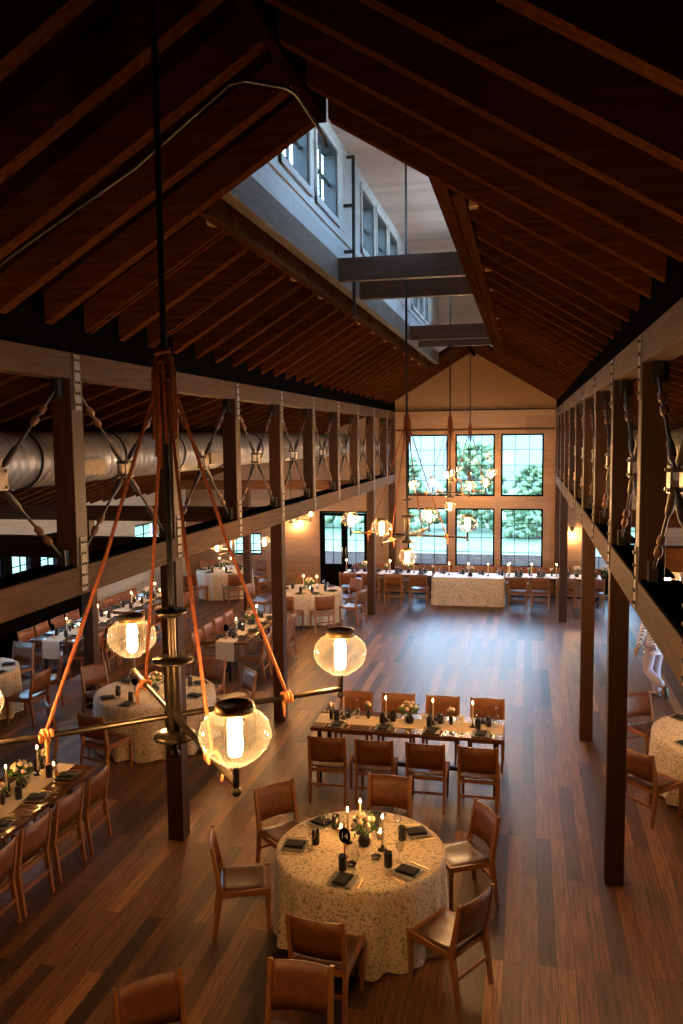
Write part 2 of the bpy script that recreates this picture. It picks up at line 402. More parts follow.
# rafters: each one its own timber
RW = .045
raft = {}
LR = lambda side: 'left' if side == 1 else 'right'
def rafter_mesh(name, xa, xb, z, dep, double):
    m = MB(); ys = (0,) if not double else (-.042, .042)
    for y in ys:
        w = .052 if not double else .019
        m.hexa([(xa,y-w,z(xa)),(xb,y-w,z(xb)),(xb,y+w,z(xb)),(xa,y+w,z(xa)),(xa,y-w,z(xa)+dep),(xb,y-w,z(xb)+dep),(xb,y+w,z(xb)+dep),(xa,y+w,z(xa)+dep)])
    me = m.mesh(name); me.materials.append(M['rafter']); return me
def rafter(side, x_in, x_out, y, z, dep, double, label, group):
    key = (side, x_in, double, group)
    if key not in raft:
        a, b = (x_out, x_in) if side == 1 else (mir(x_in), mir(x_out))
        raft[key] = rafter_mesh('roof_rafter', a, b, z, dep, double)
    o = bpy.data.objects.new('roof_rafter', raft[key]); C.objects.link(o); o.location = (0, y, 0)
    tag(o, label, 'rafter', group)
SP = .61
k0 = int((OY0-YB)/SP)
for side, wd in ((1, 'black-wall'), (-1, 'post-lined open')):
    y = OY0 - .06 - SP*k0; k = 0
    
    while y < YW-.6:
        if y < OY0:
            rafter(side, XC-.05, -3.71, y, zu, RD, False,
                   'dark timber rafter rising to the ridge on the ' + LR(side) + ' slope before the lantern',
                   'ridge rafters of the ' + LR(side) + ' slope')
        elif y < OY1:
            dbl = k % 2 == 1
            rafter(side, OXL-.125 if dbl else OXL-.27, -3.71, y, zu, RD, dbl,
                   ('doubled narrow' if dbl else 'single broad') + ' rafter running from eave to the lantern curb on the ' + LR(side) + ' slope',
                   ('doubled' if dbl else 'single') + ' lantern rafters of the ' + LR(side) + ' slope')
        else:
            rafter(side, XC-.05, -3.71, y, zu, RD, False,
                   'dark timber rafter rising to the ridge on the ' + LR(side) + ' slope beyond the lantern',
                   'gable rafters of the ' + LR(side) + ' slope')
        rafter(side, -3.90, XWL+.03, y, za, .2, False,
               'low aisle rafter falling from the truss to the ' + LR(side) + ' outer wall',
               'aisle rafters of the ' + LR(side) + ' aisle')
        y += SP; k += 1
for y0, y1, lb in ((YB, OY0-.1, 'dark ridge beam over the balcony end of the roof'), (OY1+.1, YW, 'dark ridge beam between lantern and gable')):
    tag(obj('ridge_beam', MB().box((XC-.035, y0, 6.745), (XC+.035, y1, 7.03)), 'deck'), lb, 'beam')
for side, wd in ((1, 'left'), (-1, 'right')):
    fx = (lambda x: x) if side == 1 else mir
    a, b = sorted((fx(OXL-.11), fx(OXL)))
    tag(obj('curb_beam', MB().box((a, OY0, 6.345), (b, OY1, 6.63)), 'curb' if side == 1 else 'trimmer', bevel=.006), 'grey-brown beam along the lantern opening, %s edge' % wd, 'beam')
    a, b = sorted((fx(OXL-.255), fx(OXL-.165)))
    tag(obj('curb_beam', MB().box((a, OY0, 6.20), (b, OY1, 6.50)), 'trimmer', bevel=.004), 'outer brown trimmer beam beside the lantern curb, %s edge' % wd, 'beam')
    for k in range(12):
        y = OY0 + .25 + k*1.22
        if k in (1, 4) : continue
        m = MB(); a, b = sorted((fx(OXL-.33), fx(OXL-.262))); m.box((a, y+.12, 6.22), (b, y+.12+.36, 6.40))
        tag(obj('blocking_piece', m, 'block'), 'short pale blocking piece between rafters against the %s lantern trimmer' % wd, 'block', 'pale blocking of the %s lantern edge' % wd)
# roof lantern
LWN = [(7.5, 8.5), (8.82, 9.82), (11.3, 12.2), (12.45, 13.35), (13.6, 14.5), (16.4, 17.15), (17.4, 18.1), (18.35, 19.1)]
lh = [(a, b, 7.05, 7.83) for a, b in LWN]
fl = lambda a, b, c, d: ((OXL-.16, a, c), (OXL-.004, b, d))
fr = lambda a, b, c, d: ((OXR+.004, a, c), (OXR+.16, b, d))
struct('wall_lantern_west', grid_wall(MB(), OY0, OY1, 6.63, 8.03, lh, fl), 'whiteplank')
struct('wall_lantern_east', grid_wall(MB(), OY0, OY1, 6.63, 8.03, lh, fr), 'whiteplank')
for nm, y in (('south', OY0-.1), ('north', OY1)):
    m = MB()
    for xa, xb in ((OXL-.16, XC), (XC, OXR+.16)):
        za0, zb0 = zu(xa)+RD+.045, zu(xb)+RD+.045
        m.hexa([(xa,y,za0),(xb,y,zb0),(xb,y+.1,zb0),(xa,y+.1,za0),(xa,y,8.03),(xb,y,8.03),(xb,y+.1,8.03),(xa,y+.1,8.03)])
    struct('wall_lantern_'+nm, m, 'whiteplank')
struct('ceiling_lantern', MB().box((OXL-.16, OY0-.1, 8.03), (OXR+.16, OY1+.1, 8.12)), 'whiteceil')
for side, x in ((1, OXL), (-1, OXR)):
    m = MB(); s = 1 if side == 1 else -1
    def bb(a, b, c, d, e, f): m.box((min(a, b), c, e), (max(a, b), d, f))
    bb(x, x+s*.02, OY0, OY1, 6.87, 6.905)
    for a, b in LWN:
        bb(x, x+s*.022, a-.07, a, 6.98, 7.90); bb(x, x+s*.022, b, b+.07, 6.98, 7.90); bb(x, x+s*.022, a, b, 7.83, 7.90); bb(x, x+s*.03, a-.07, b+.07, 6.98, 7.05)
    struct('trim_%d' % (9 if side == 1 else 10), m, 'whiteplank')
    for a, b in LWN:
        window('X', x-s*.078, a, b, 7.05, 7.83, 2, 2, 'tealframe', .15, .05, .03)
    portal((x-s*.165, (OY0+OY1)/2, 7.44), (0, s*pi/2, 0), .85, 13)
for y, wd in ((9.84, 'nearer beam of the first pair'), (11.18, 'farther beam of the first pair'), (16.12, 'nearer beam of the second pair'), (17.4, 'farther beam of the second pair')):
    tag(obj('cross_beam', MB().box((OXL, y, 6.35), (OXR, y+.11, 6.62)), 'tie', bevel=.006), 'dark beam crossing the lantern opening, %s' % wd, 'beam', 'cross beams of the lantern')
# pipes
pp = MB().tube([(-2.08, 10.2, 5.98), (-2.08, 10.2, 7.86), (-2.08, 10.24, 7.9), (-2.17, 10.24, 7.9)], .022)
for z in (6.75, 7.3): pp.box((-2.2, 10.17, z), (-2.08, 10.23, z+.03))
tag(obj('sprinkler_pipe', pp, 'black'), 'black vertical pipe clipped to the white lantern wall', 'pipe')
pp = MB().tube([(-3.62, 4.62, 5.30), (-3.12, 4.72, 5.66), (-2.33, 4.80, 6.14), (-1.70, 4.76, 6.55), (-1.62, 4.80, 6.58), (-1.47, 5.15, 6.66), (-1.44, 5.25, 6.66), (-1.44, 6.05, 6.66), (-1.44, 6.12, 6.62)], .013)
tag(obj('sprinkler_pipe', pp, 'black'), 'thin dark pipe running up a rafter to the ridge and lantern edge', 'pipe')

# ------------------------------------------------------------------ trusses
rails = {1: ('left', XL-W, XL), -1: ('right', XR, XR+W)}
for side, (wd, xa, xb) in rails.items():
    inner = xb if side == 1 else xa; sg = 1 if side == 1 else -1
    tag(obj('top_chord', MB().box((xa, YB, ZT0), (xb, YW-.01, ZT1)), 'chord', bevel=.006), 'long pale timber top chord of the %s truss' % wd, 'beam')
    lc = thing('bottom_chord', 'long pale timber bottom chord of the %s truss with black top' % wd, 'beam', (0, 0, 0))
    obj('timber', MB().box((xa, YB, ZB0), (xb, YW-.01, ZB1)), 'chord', lc, bevel=.006)
    a, b = (xa-.10, xb-.015) if side == 1 else (xa+.015, xb+.10)
    cap = MB()
    for i in range(-4, 10):
        y0 = max(YB, PY(i)+W+.01); y1 = min(YW-.02, PY(i+1)-.01)
        if y1 > y0: cap.box((a, y0, ZB1), (b, y1, ZB1+.02))
    obj('cap_strip', cap, 'blackpaint', lc)
    for i in range(-1, 10):
        y = PY(i); full = i in (1, 3, 7)
        if i == 9: y = YW-W-.02
        if y < YB: continue
        z0 = 0 if full or i == 9 else ZB1
        nth = {-1: 'beside the camera', 0: 'first in the picture', 1: 'second from camera', 2: 'third from camera', 3: 'fourth from camera', 4: 'fifth from camera', 5: 'sixth from camera', 6: 'seventh from camera', 7: 'eighth from camera', 8: 'ninth from camera', 9: ''}[i]
        if full: lb = 'full-height dark post of the %s truss, %s' % (wd, nth)
        elif i == 9: lb = 'dark corner post of the %s truss against the window wall' % wd
        else: lb = 'short dark truss post above the %s bottom chord, %s' % (wd, nth)
        p = thing('timber_post', lb, 'post', (0, 0, 0), 0, 'posts of the %s truss' % wd)
        sh = MB(); sh.box((xa, y, ZB1), (xb, y+W, ZT0))
        if z0 == 0: sh.box((xa, y, 0), (xb, y+W, ZB0))
        obj('shaft', sh, 'post', p, bevel=.006)
        for z, zz in ((ZT0-.26, ZT1-.015), (ZB0+.03, ZB1+.25)):
            a, b = sorted((inner, inner+sg*.012))
            st = MB().box((a, y+.045, z), (b, y+.14, zz))
            for q in range(5):
                for w in (.068, .117):
                    zc = z+.045+q*(zz-z-.09)/4
                    st.tube([(inner+sg*.010, y+w, zc), (inner+sg*.026, y+w, zc)], .012, 6)
            so = obj('strap_plate', st, 'plate', p); so.data.materials.append(M['rod'])
            for f in so.data.polygons[6:]: f.material_index = 1
    # crossed tension rods in each bay
    xm = (xa+xb)/2
    for i in range(-1, 9):
        y0 = PY(i)+W; y1 = PY(i+1) if i < 8 else YW-W-.02
        yc = (y0+y1)/2; zc = (ZB1+ZT0)/2
        nm = {-1: 'beside the camera', 0: 'first', 1: 'second', 2: 'third', 3: 'fourth', 4: 'fifth', 5: 'sixth', 6: 'seventh', 7: 'eighth', 8: 'last'}[i]
        cr = thing('tension_rods', 'crossed steel tension rods in the %s bay of the %s truss' % (nm, wd), 'tie rods', (xm, yc, zc), 0, 'tension rods of the %s truss' % wd)
        cp = MB(); cp.box((-.045, -.07, -.085), (-.03, .07, .085)); cp.box((.03, -.07, -.085), (.045, .07, .085))
        for yy in (-.045, .045):
            for z in (-.06, .06): cp.tube([(-.06, yy, z), (.06, yy, z)], .014, 6)
        obj('center_plate', cp, 'steel', cr)
        for sy in (-1, 1):
            for sz in (-1, 1):
                A = Vector((0, sy*.045, sz*.06)); B = Vector((0, sy*((y1-y0)/2-.05), sz*((ZT0-ZB1)/2-.07)))
                P = lambda t: A.lerp(B, t)
                r = obj('tension_rod', MB().tube([P(0), P(.98)], .013, 7), 'rod', cr)
                sl = MB().tube([P(.05), P(.09), P(.24), P(.28)], [.015, .028, .026, .015], 8)
                obj('clevis', sl, 'rod', r)
                for t0, t1 in ((.52, .62), (.66, .76)):
                    sl = MB().tube([P(t0), P(t0+.02), P(t1-.02), P(t1)], [.015, .03, .03, .015], 8)
                    obj('turnbuckle', sl, 'sleeve', r)
                g = MB(); e = Vector((0, sy*(y1-y0)/2, sz*((ZT0-ZB1)/2)))
                g.hexa([(-.035, e.y-sy*.10, min(e.z, e.z-sz*.16)), (.035, e.y-sy*.10, min(e.z, e.z-sz*.16)), (.035, e.y-sy*.002, min(e.z, e.z-sz*.16)), (-.035, e.y-sy*.002, min(e.z, e.z-sz*.16)),
                        (-.035, e.y-sy*.10, max(e.z, e.z-sz*.16)), (.035, e.y-sy*.10, max(e.z, e.z-sz*.16)), (.035, e.y-sy*.002, max(e.z, e.z-sz*.16)), (-.035, e.y-sy*.002, max(e.z, e.z-sz*.16))])
                obj('corner_bracket', g, 'black', r)
    # cross ties over the aisle and aisle posts
    fx = (lambda x: x) if side == 1 else mir
    for i in (1, 3, 7):
        y = PY(i); a, b = sorted((fx(XL-W-.002), fx(XWL+.001)))
        nm = {1: 'first', 3: 'middle', 7: 'last'}[i]
        tag(obj('tie_beam', MB().box((a, y+.02, 3.18), (b, y+W-.02, 3.42)), 'aisletie', bevel=.006),
            'dark tie beam crossing the %s aisle from the %s full-height post' % (wd, nm), 'beam', 'aisle tie beams')
        px = fx(-7.1); tag(obj('aisle_post', MB().box((px-W/2, y+.0, 0), (px+W/2, y+W, 3.179)), 'post', bevel=.006),
            'dark post standing in the %s aisle under the %s tie beam' % (wd, nm), 'post', 'aisle posts')
# rail on the window wall
rl = thing('wall_rail', 'black rail with small mounts across the window wall under the gable', 'rail', (0, 0, 0))
obj('bar', MB().box((XL+.02, YW-.09, 5.215), (XR-.02, YW-.04, 5.255)), 'black', rl)
for x in (-3.1, -2.3, -1.35, -.55, .25):
    obj('mount', MB().tube([(x, YW-.065, 5.255), (x, YW-.065, 5.36)], .02, 8).tube([(x, YW-.065, 5.235), (x, YW+.0, 5.235)], .012), 'steel', rl)

# ducts
for wd, x in (('left', -5.2), ('right', mir(-5.2))):
    d = thing('air_duct', 'long galvanised spiral air duct under the %s aisle rafters' % wd, 'duct', (x, 0, 4.30))
    m = MB(); pts = []; y = YB+.05
    prof = []
    while y < YW-.5:
        prof += [(y, .295), (y+.11, .295), (y+.12, .303), (y+.135, .303)]; y += .145
    m.tube([(0, q[0], 0) for q in prof], [q[1] for q in prof], 28)
    obj('spiral_tube', m, 'duct', d)
    for k in range(12):
        yy = 2.2+k*1.85
        h = MB().tube([(.31*cos(t), yy, .31*sin(t)) for t in [2*pi*j/24 for j in range(25)]], .012, 5, False)
        obj('hanger_band', h, 'black', d)
    for yy in (8.7, 12.6, 16.5, 20.4):
        g = MB(); sx = 1 if x < XC else -1
        g.box((min(sx*.25, sx*.36), yy-.26, -.20), (max(sx*.25, sx*.36), yy+.26, -.01))
        obj('air_grille', g, 'steel', d)

# ------------------------------------------------------------------ chandeliers
def globe_mb():
    pr = [(.050, -.085), (.075, -.078), (.105, -.050), (.122, -.015), (.124, .010), (.113, .045), (.092, .068), (.066, .080), (.060, .083)]
    m = MB().lathe(pr, n=24); m.lathe([(.050, -.085), (.046, -.098), (.0, -.100)], n=24)
    return m.mesh('glass_globe')
def collar_mb():
    return MB().lathe([(.0, .100), (.045, .101), (.052, .112), (.066, .110), (.068, .085), (.062, .080), (.058, .080)], n=24).mesh('collar')
def bulb_mb():
    return MB().lathe([(.0, .060), (.02, .058), (.025, .042), (.025, -.050), (.022, -.068), (0, -.070)], n=12).mesh('bulb')
GM, CM, BM = globe_mb(), collar_mb(), bulb_mb()
def chandelier(x, y, z, top, ang, label, group, center=False, arms=4, length=.79, ropes=True, bz=1.50, skip=(), rr0=.0065):
    t = thing('globe_chandelier', label, 'chandelier', (x, y, z), 0, group)
    obj('hanging_rod', MB().tube([(0,0,.42), (0,0,top-z)], .014, 8), 'black', t)
    obj('hub', MB().tube([(0,0,-.10), (0,0,.22)], .034, 14).tube([(0,0,.18), (0,0,.46)], .017, 12), 'bronze', t)
    obj('hub_disc', MB().lathe([(0, .462), (.066, .455), (.069, .445), (.03, .425), (0, .425)], n=24), 'bronze', t)
    obj('hub_disc', MB().lathe([(0, .252), (.086, .246), (.090, .234), (.04, .22), (0, .22)], n=24), 'bronze', t)
    obj('hub_bell', MB().lathe([(0, -.06), (.05, -.062), (.085, -.078), (.092, -.095), (.07, -.102), (0, -.11)], n=24), 'bronze', t)
    if center: pass
    else: obj('finial', MB().ball((0,0,-.17), .022, 10).tube([(0,0,-.10),(0,0,-.17)], .011), 'bronze', t)
    if center:
        g = obj('glass_globe', GM, 'globe', t, (0, 0, -.28)); obj('collar', CM, 'brass', g); obj('bulb', BM, 'bulb', g)
    for k in range(arms):
        if k in skip: continue
        a = ang + 2*pi*k/arms; dx, dy = cos(a), sin(a)
        L = length
        am = obj('arm', MB().tube([(dx*.03, dy*.03, 0), (dx*L, dy*L, 0)], .0135, 8).tube([(dx*L, dy*L, -.012), (dx*L, dy*L, .07)], .012, 8).ball((dx*L, dy*L, -.03), .018, 8), 'bronze', t)
        g = obj('glass_globe', GM, 'globe', t, (dx*L, dy*L, .17))
        obj('collar', CM, 'brass', g); obj('bulb', BM, 'bulb', g)
        if ropes:
            q = .52*L/.79
            r = obj('rope', MB().tube([(dx*.035, dy*.035, bz-.15), (dx*q*.5, dy*q*.5, (bz-.15)*.5+.008), (dx*q, dy*q, .01)], rr0, 7), 'rope', t)
            kn = MB()
            pts = []
            for j in range(29):
                th = 2*pi*j/9; o = -.022+.0016*j
                pts.append((dx*(q+o) - dy*.022*cos(th), dy*(q+o) + dx*.022*cos(th), .022*sin(th)))
            kn.tube(pts, .0085, 6)
            kn.tube([(dx*q-dy*.02, dy*q+dx*.02, 0), (dx*q-dy*.045, dy*q+dx*.045, -.04), (dx*q-dy*.035, dy*q+dx*.035, -.10)], [.009, .008, .005], 6)
            obj('knot', kn, 'knot', r)
    if ropes:
        bd = MB()
        pts = [(.032*cos(j*.75), .032*sin(j*.75), bz-.16+j*.0045) for j in range(34)]
        bd.tube(pts, .0095, 6)
        for j in range(9):
            a = 2*pi*j/9+.2; ln = random.uniform(.18, .52); rr = random.uniform(.034, .050)
            bd.tube([(.02*cos(a), .02*sin(a), bz), (rr*cos(a), rr*sin(a), bz-.10), (rr*1.05*cos(a+.1), rr*1.05*sin(a+.1), bz-ln)], .0075, 6)
        obj('rope_bundle', bd, 'rope', t)
    return t
G = 'globe chandeliers down the middle of the nave'
chandelier(XC, 3.2, 3.33, 6.72, radians(39), 'big globe chandelier hanging close to the camera with orange ropes', G, length=.79, bz=1.54, rr0=.0075)
chandelier(XC, 10.3, 3.27, 8.03, radians(-14), 'globe chandelier hanging through the lantern over the open floor, second from camera', G, True)
chandelier(XC, 16.35, 3.40, 8.03, radians(32), 'globe chandelier third from the camera, before the window mullion', G, True)
chandelier(XC, 22.3, 3.33, 6.72, radians(45), 'farthest globe chandelier, hanging right before the windows', G)
G2 = 'rope-less globe chandeliers of the aisles'
chandelier(-5.64, 15.45, 2.28, za(-5.64)+.02, radians(20), 'small globe chandelier over the long table behind the post', G2, arms=3, length=.62, ropes=False)
chandelier(-5.64, 19.6, 2.52, za(-5.64)+.02, radians(-28), 'small globe chandelier over the round table by the black door', G2, arms=3, length=.66, ropes=False)
chandelier(1.92, 8.5, 2.93, za(mir(1.92))+.02, radians(180), 'globe chandelier in the right aisle behind the bottom chord', G2, arms=3, length=.56, ropes=False)
for x, z, lb in ((-6.72, 2.05, 'globe wall sconce glowing on pale boards beside the left black door'), (1.28, 1.86, 'globe wall sconce glowing on boards beside the right black door')):
    s = thing('wall_sconce', lb, 'wall light', (x, YW, z))
    obj('back_plate', MB().tube([(0, -.02, .02), (0, 0, .02)], .06, 18), 'black', s)
    obj('arm', MB().tube([(0, -.01, .02), (0, -.13, .03), (0, -.15, .01), (0, -.15, -.03)], .011), 'black', s)
    g = obj('glass_globe', GM, 'globe', s, (0, -.15, -.14)); obj('collar', CM, 'brass', g); obj('bulb', BM, 'bulb', g)

# ------------------------------------------------------------------ furniture
def make_chair():
    t = thing('dining_chair', 'x', 'chair')
    for s in (-1, 1):
        m = MB(); m.bar((s*.215, .215, .0), (s*.222, .222, .455), .026, .026, (0,1,0), .040, .036)
        obj('leg', m, 'chairwood', t)
        m = MB(); m.bar((s*.222, -.275, .0), (s*.222, -.212, .43), .028, .030, (0,1,0), .038, .050)
        m.bar((s*.222, -.212, .43), (s*.222, -.285, .865), .038, .050, (0,1,0), .030, .026)
        obj('leg', m, 'chairwood', t)
    f = MB()
    for s in (-1, 1): f.bar((s*.222, .205, .425), (s*.222, -.212, .415), .030, .050)
    f.bar((-.21, .215, .425), (.21, .215, .425), .030, .045); f.bar((-.21, -.20, .40), (.21, -.20, .40), .028, .040)
    obj('seat_frame', f, 'chairwood', t)
    obj('stretcher', MB().bar((-.215, -.247, .235), (.215, -.247, .235), .020, .030), 'chairwood', t)
    # sling seat
    n = 8; vs = []; fs = []
    for k in range(2):
        for i in range(n+1):
            for j in range(n+1):
                u = i/n*2-1; v = j/n*2-1
                x = u*.232; y = .012+v*.222
                z = .462 - .022*(1-u*u)*(1-.5*v*v) - (.018 if abs(u) == 1 else 0) - (.02 if v == 1 else 0) - k*.014
                vs.append((x, y, z))
    q = (n+1)**2
    for i in range(n):
        for j in range(n):
            a, b, c, d = i*(n+1)+j, (i+1)*(n+1)+j, (i+1)*(n+1)+j+1, i*(n+1)+j+1
            fs.append((a, b, c, d)); fs.append((d+q, c+q, b+q, a+q))
    for i in range(n):
        for (a, b) in ((i*(n+1), (i+1)*(n+1)), ((i+1)*(n+1)+n, i*(n+1)+n)): fs.append((b, a, a+q, b+q))
        for (a, b) in ((i+1, i), (n*(n+1)+i, n*(n+1)+i+1)): fs.append((b, a, a+q, b+q))
    obj('seat', MB().add(vs, fs, True), 'seatleather', t)
    # leather back wrapped round the two back posts
    n = 10; vs = []; fs = []
    for k in (0, 1):
        for i in range(n+1):
            u = i/n*2-1
            for z in (.525, .63, .74, .85):
                yb = -.212 - (z-.43)/(.865-.43)*.073
                y = yb - .030*(1-u*u) + (.012 if k == 0 else -.004)
                vs.append((u*.213, y, z + .004*(1-u*u)))
    q = (n+1)*4
    for i in range(n):
        for j in range(3):
            a, b, c, d = i*4+j, (i+1)*4+j, (i+1)*4+j+1, i*4+j+1
            fs.append((d, c, b, a)); fs.append((a+q, b+q, c+q, d+q))
        fs.append((i*4, (i+1)*4, (i+1)*4+q, i*4+q)); fs.append((i*4+3+q, (i+1)*4+3+q, (i+1)*4+3, i*4+3))
    for j in range(3):
        fs.append((j, j+q, j+1+q, j+1)); e = n*4; fs.append((e+j+1, e+j+1+q, e+j+q, e+j))
    obj('backrest', MB().add(vs, fs, True), 'leather', t)
    reg(t); return t
CH = make_chair()
def chair(x, y, face, label, group):
    """face: direction the sitter looks at, degrees from +X"""
    return put(CH, (x, y, 0), radians(face-90), label, group)

def mk(name, cat, parts):
    """small prototype: first part is the top-level mesh, the others its children"""
    mb, mat = parts[0]; o = obj(name, mb, mat); tag(o, 'x', cat)
    for nm, m, mt in parts[1:]: obj(nm, m, mt, o)
    reg(o); return o
p = MB(); p.hexa([(-.095,-.095,0),(.095,-.095,0),(.095,.095,0),(-.095,.095,0),(-.112,-.112,.012),(.112,-.112,.012),(.112,.112,.012),(-.112,.112,.012)])
PLATE = mk('square_plate', 'plate', [(p, 'slate')])
p = MB(); p.box((-.062,-.09,0), (.062,.09,.010)); p.hexa([(-.058,-.086,.010),(.058,-.086,.010),(.058,.086,.010),(-.058,.086,.010),(-.05,-.082,.02),(.056,-.075,.018),(.054,.08,.022),(-.054,.084,.018)])
NAP = mk('folded_napkin', 'napkin', [(p, 'napkin')])
TUM = mk('tall_tumbler', 'tumbler', [(MB().lathe([(0,0),(.034,0),(.037,.01),(.037,.125),(.035,.132),(.031,.13),(.031,.03),(0,.028)], n=16), 'tumbler')])
WINE = mk('wine_glass', 'glass', [(MB().lathe([(.034,0),(.03,.004),(.005,.010),(.004,.085),(.012,.10),(.034,.125),(.038,.155),(.030,.20)], n=14), 'stem')])
f = MB().bar((0,-.09,.004),(0,.03,.004),.010,.003); f.bar((0,.03,.004),(0,.055,.004),.022,.003)
for x in (-.009,-.003,.003,.009): f.bar((x,.055,.004),(x,.095,.006),.003,.002)
FORK = mk('dinner_fork', 'fork', [(f, 'brass')])
f = MB().bar((0,-.10,.004),(0,0,.004),.012,.005); f.bar((0,0,.004),(0,.11,.004),.018,.002,(0,0,1),.006,.002)
KNIFE = mk('dinner_knife', 'knife', [(f, 'brass')])
def flame(z): return MB().lathe([(0,z-.004),(.007,z+.006),(.0075,z+.014),(.004,z+.028),(0,z+.040)], n=8)
TAPER = mk('taper_candle', 'candle', [(MB().lathe([(0,0),(.045,0),(.045,.010),(.014,.016),(.012,.05),(.0155,.055),(.0155,.03),(0,.03)], n=14), 'bronze'),
      ('candle_stick', MB().tube([(0,0,.03),(0,0,.30)], [.0115,.009], 10), 'wax'), ('flame', flame(.302), 'flame')])
VOT = mk('votive_candle', 'candle', [(MB().lathe([(0,0),(.036,0),(.040,.01),(.042,.095),(.0385,.095),(.036,.012),(0,.010)], n=14), 'stem'),
      ('candle_wax', MB().lathe([(0,.012),(.034,.012),(.034,.05),(0,.05)], n=12), 'wax'), ('flame', flame(.054), 'flame')])
def bouquet(n, r, h, vase, vr, vh, seed):
    random.seed(seed)
    v = MB().lathe([(0,0),(vr*.8,0),(vr,vh*.35),(vr*.95,vh*.7),(vr*.6,vh),(vr*.5,vh),(vr*.8,vh*.6),(0,vh*.1)], n=14)
    lf = MB()
    for k in range(n*9):
        a = random.uniform(0,2*pi); e = random.uniform(.0,1.2); q = r*random.uniform(.5,1.05)
        c = Vector((q*cos(a)*cos(e*.9), q*sin(a)*cos(e*.9), vh+.02+h*random.uniform(.1,1)*(.4+.6*sin(e))))
        d = Vector((cos(a+random.uniform(-.6,.6)), sin(a+random.uniform(-.6,.6)), random.uniform(-.3,.9))).normalized()*random.uniform(.03,.06)
        s = d.orthogonal().normalized()*.016
        lf.add([c-d*.5, c+s, c+d*.7, c-s], [(0,1,2,3)])
    for k in range(n):
        a = 2*pi*k/n; lf.tube([(0,0,vh*.6), (r*.4*cos(a), r*.4*sin(a), vh+h*.5)], .003, 4)
    parts = [(v, vase), ('foliage', lf, 'leaf')]
    for k in range(n):
        a = 2.4*k+seed; q = r*.85*math.sqrt((k+.5)/n)
        b = MB().ball((q*cos(a), q*sin(a), vh+h*(1.02-.55*(q/r)**2)), .028, 9, (1,1,.8), .10)
        b.ball((q*cos(a), q*sin(a), vh+h*(1.02-.55*(q/r)**2)+.012), .022, 7, (1,1,.8), .12)
        parts.append(('blossom', b, 'petal' if k % 4 else 'pink'))
    return parts
BOU = mk('flower_arrangement', 'flowers', bouquet(9, .13, .17, 'black', .06, .10, 3))
BUD = mk('bud_vase', 'flowers', bouquet(3, .045, .09, 'black', .026, .12, 5))
BOT = mk('glass_bottle', 'bottle', [(MB().lathe([(0,0),(.036,0),(.038,.02),(.038,.11),(.014,.16),(.013,.25),(.017,.255),(.017,.27)], n=14), 'stem')])
DISH = mk('small_dish', 'dish', [(MB().lathe([(0,.004),(.03,.004),(.045,.02),(.047,.022),(.032,0),(0,0)], n=16), 'black')])
# table number paddle
def paddle():
    b = MB(); n = 22
    o = [(.055*cos(2*pi*j/n), 0, .20+.072*sin(2*pi*j/n)) for j in range(n)]
    vs = [(x,-.006,z) for x,y,z in o]+[(x,.006,z) for x,y,z in o]
    b.add(vs, [tuple(range(n)), tuple(range(2*n-1,n-1,-1))]+[((j+1)%n, j, j+n, (j+1)%n+n) for j in range(n)])
    return mk('table_number', 'table sign', [(b, 'blackpaint'), ('stand', MB().bar((0,0,0),(0,0,.135),.014,.014).box((-.03,-.03,0),(.03,.03,.012)), 'terracotta')])
PAD = paddle()

SEATG, NAPG, TUMG, WING = 'slate plates on the tables', 'black napkins on the plates', 'black tumblers on the tables', 'wine glasses on the tables'
def setting(x, y, face, z, seat, tb, cutlery=False, wine=True, back=.0):
    """one place: x, y is the plate; face the direction towards the middle of the table"""
    a = radians(face); dx, dy = cos(a), sin(a); rx, ry = dy, -dx
    j = random.uniform(-.12, .12)
    e = .0015
    put(PLATE, (x, y, z+e), a-pi/2+j, f'slate square plate, {seat} place of {tb}', SEATG)
    put(NAP, (x, y, z+.0135+e), a-pi/2+j+random.uniform(-.3,.3), f'folded black napkin on plate, {seat} place of {tb}', NAPG)
    q = random.uniform(.16, .19)
    put(TUM, (x+dx*q-rx*.05, y+dy*q-ry*.05, z+e), 0, f'tall black tumbler, {seat} place of {tb}', TUMG)
    if wine: put(WINE, (x+dx*(q-.02)+rx*.07, y+dy*(q-.02)+ry*.07, z+e), 0, f'clear wine glass, {seat} place of {tb}', WING)
    if cutlery:
        put(FORK, (x-rx*.16, y-ry*.16, z+e), a-pi/2+j*.5, f'brass fork, {seat} place of {tb}', 'forks on the tables')
        put(KNIFE, (x+rx*.16, y+ry*.16, z+e), a-pi/2+j*.5, f'brass knife, {seat} place of {tb}', 'knives on the tables')

def cloth_round(r, h, seed, nf=15):
    random.seed(seed); n = 120; vs = [(0,0,h)]; fs = []
    ph = [random.uniform(0,2*pi) for _ in range(4)]
    rings = [(r*.5,h),(r*.9,h),(r*.985,h-.001),(r*1.003,h-.014),(r*1.008,h-.08),(r*1.012,h-.25),(r*1.018,h-.48),(r*1.025,.012)]
    for q,(rr,z) in enumerate(rings):
        for j in range(n):
            t = 2*pi*j/n; dd = max(0, (h-z-.02)/h)
            w = .055*dd*(sin(nf*t+ph[0]+.8*sin(3*t+ph[1]))*.6 + sin((nf+6)*t+ph[2])*.4)
            zz = z + (.01*sin(5*t+ph[3]) + .012*sin(nf*t) + .012 if q == len(rings)-1 else 0)
            vs.append(((rr+w)*cos(t), (rr+w)*sin(t), zz))
    for j in range(n): fs.append((0, 1+j, 1+(j+1)%n))
    for q in range(len(rings)-1):
        for j in range(n): fs.append((1+q*n+j, 1+(q+1)*n+j, 1+(q+1)*n+(j+1)%n, 1+q*n+(j+1)%n))
    return MB().add(vs, fs, True)
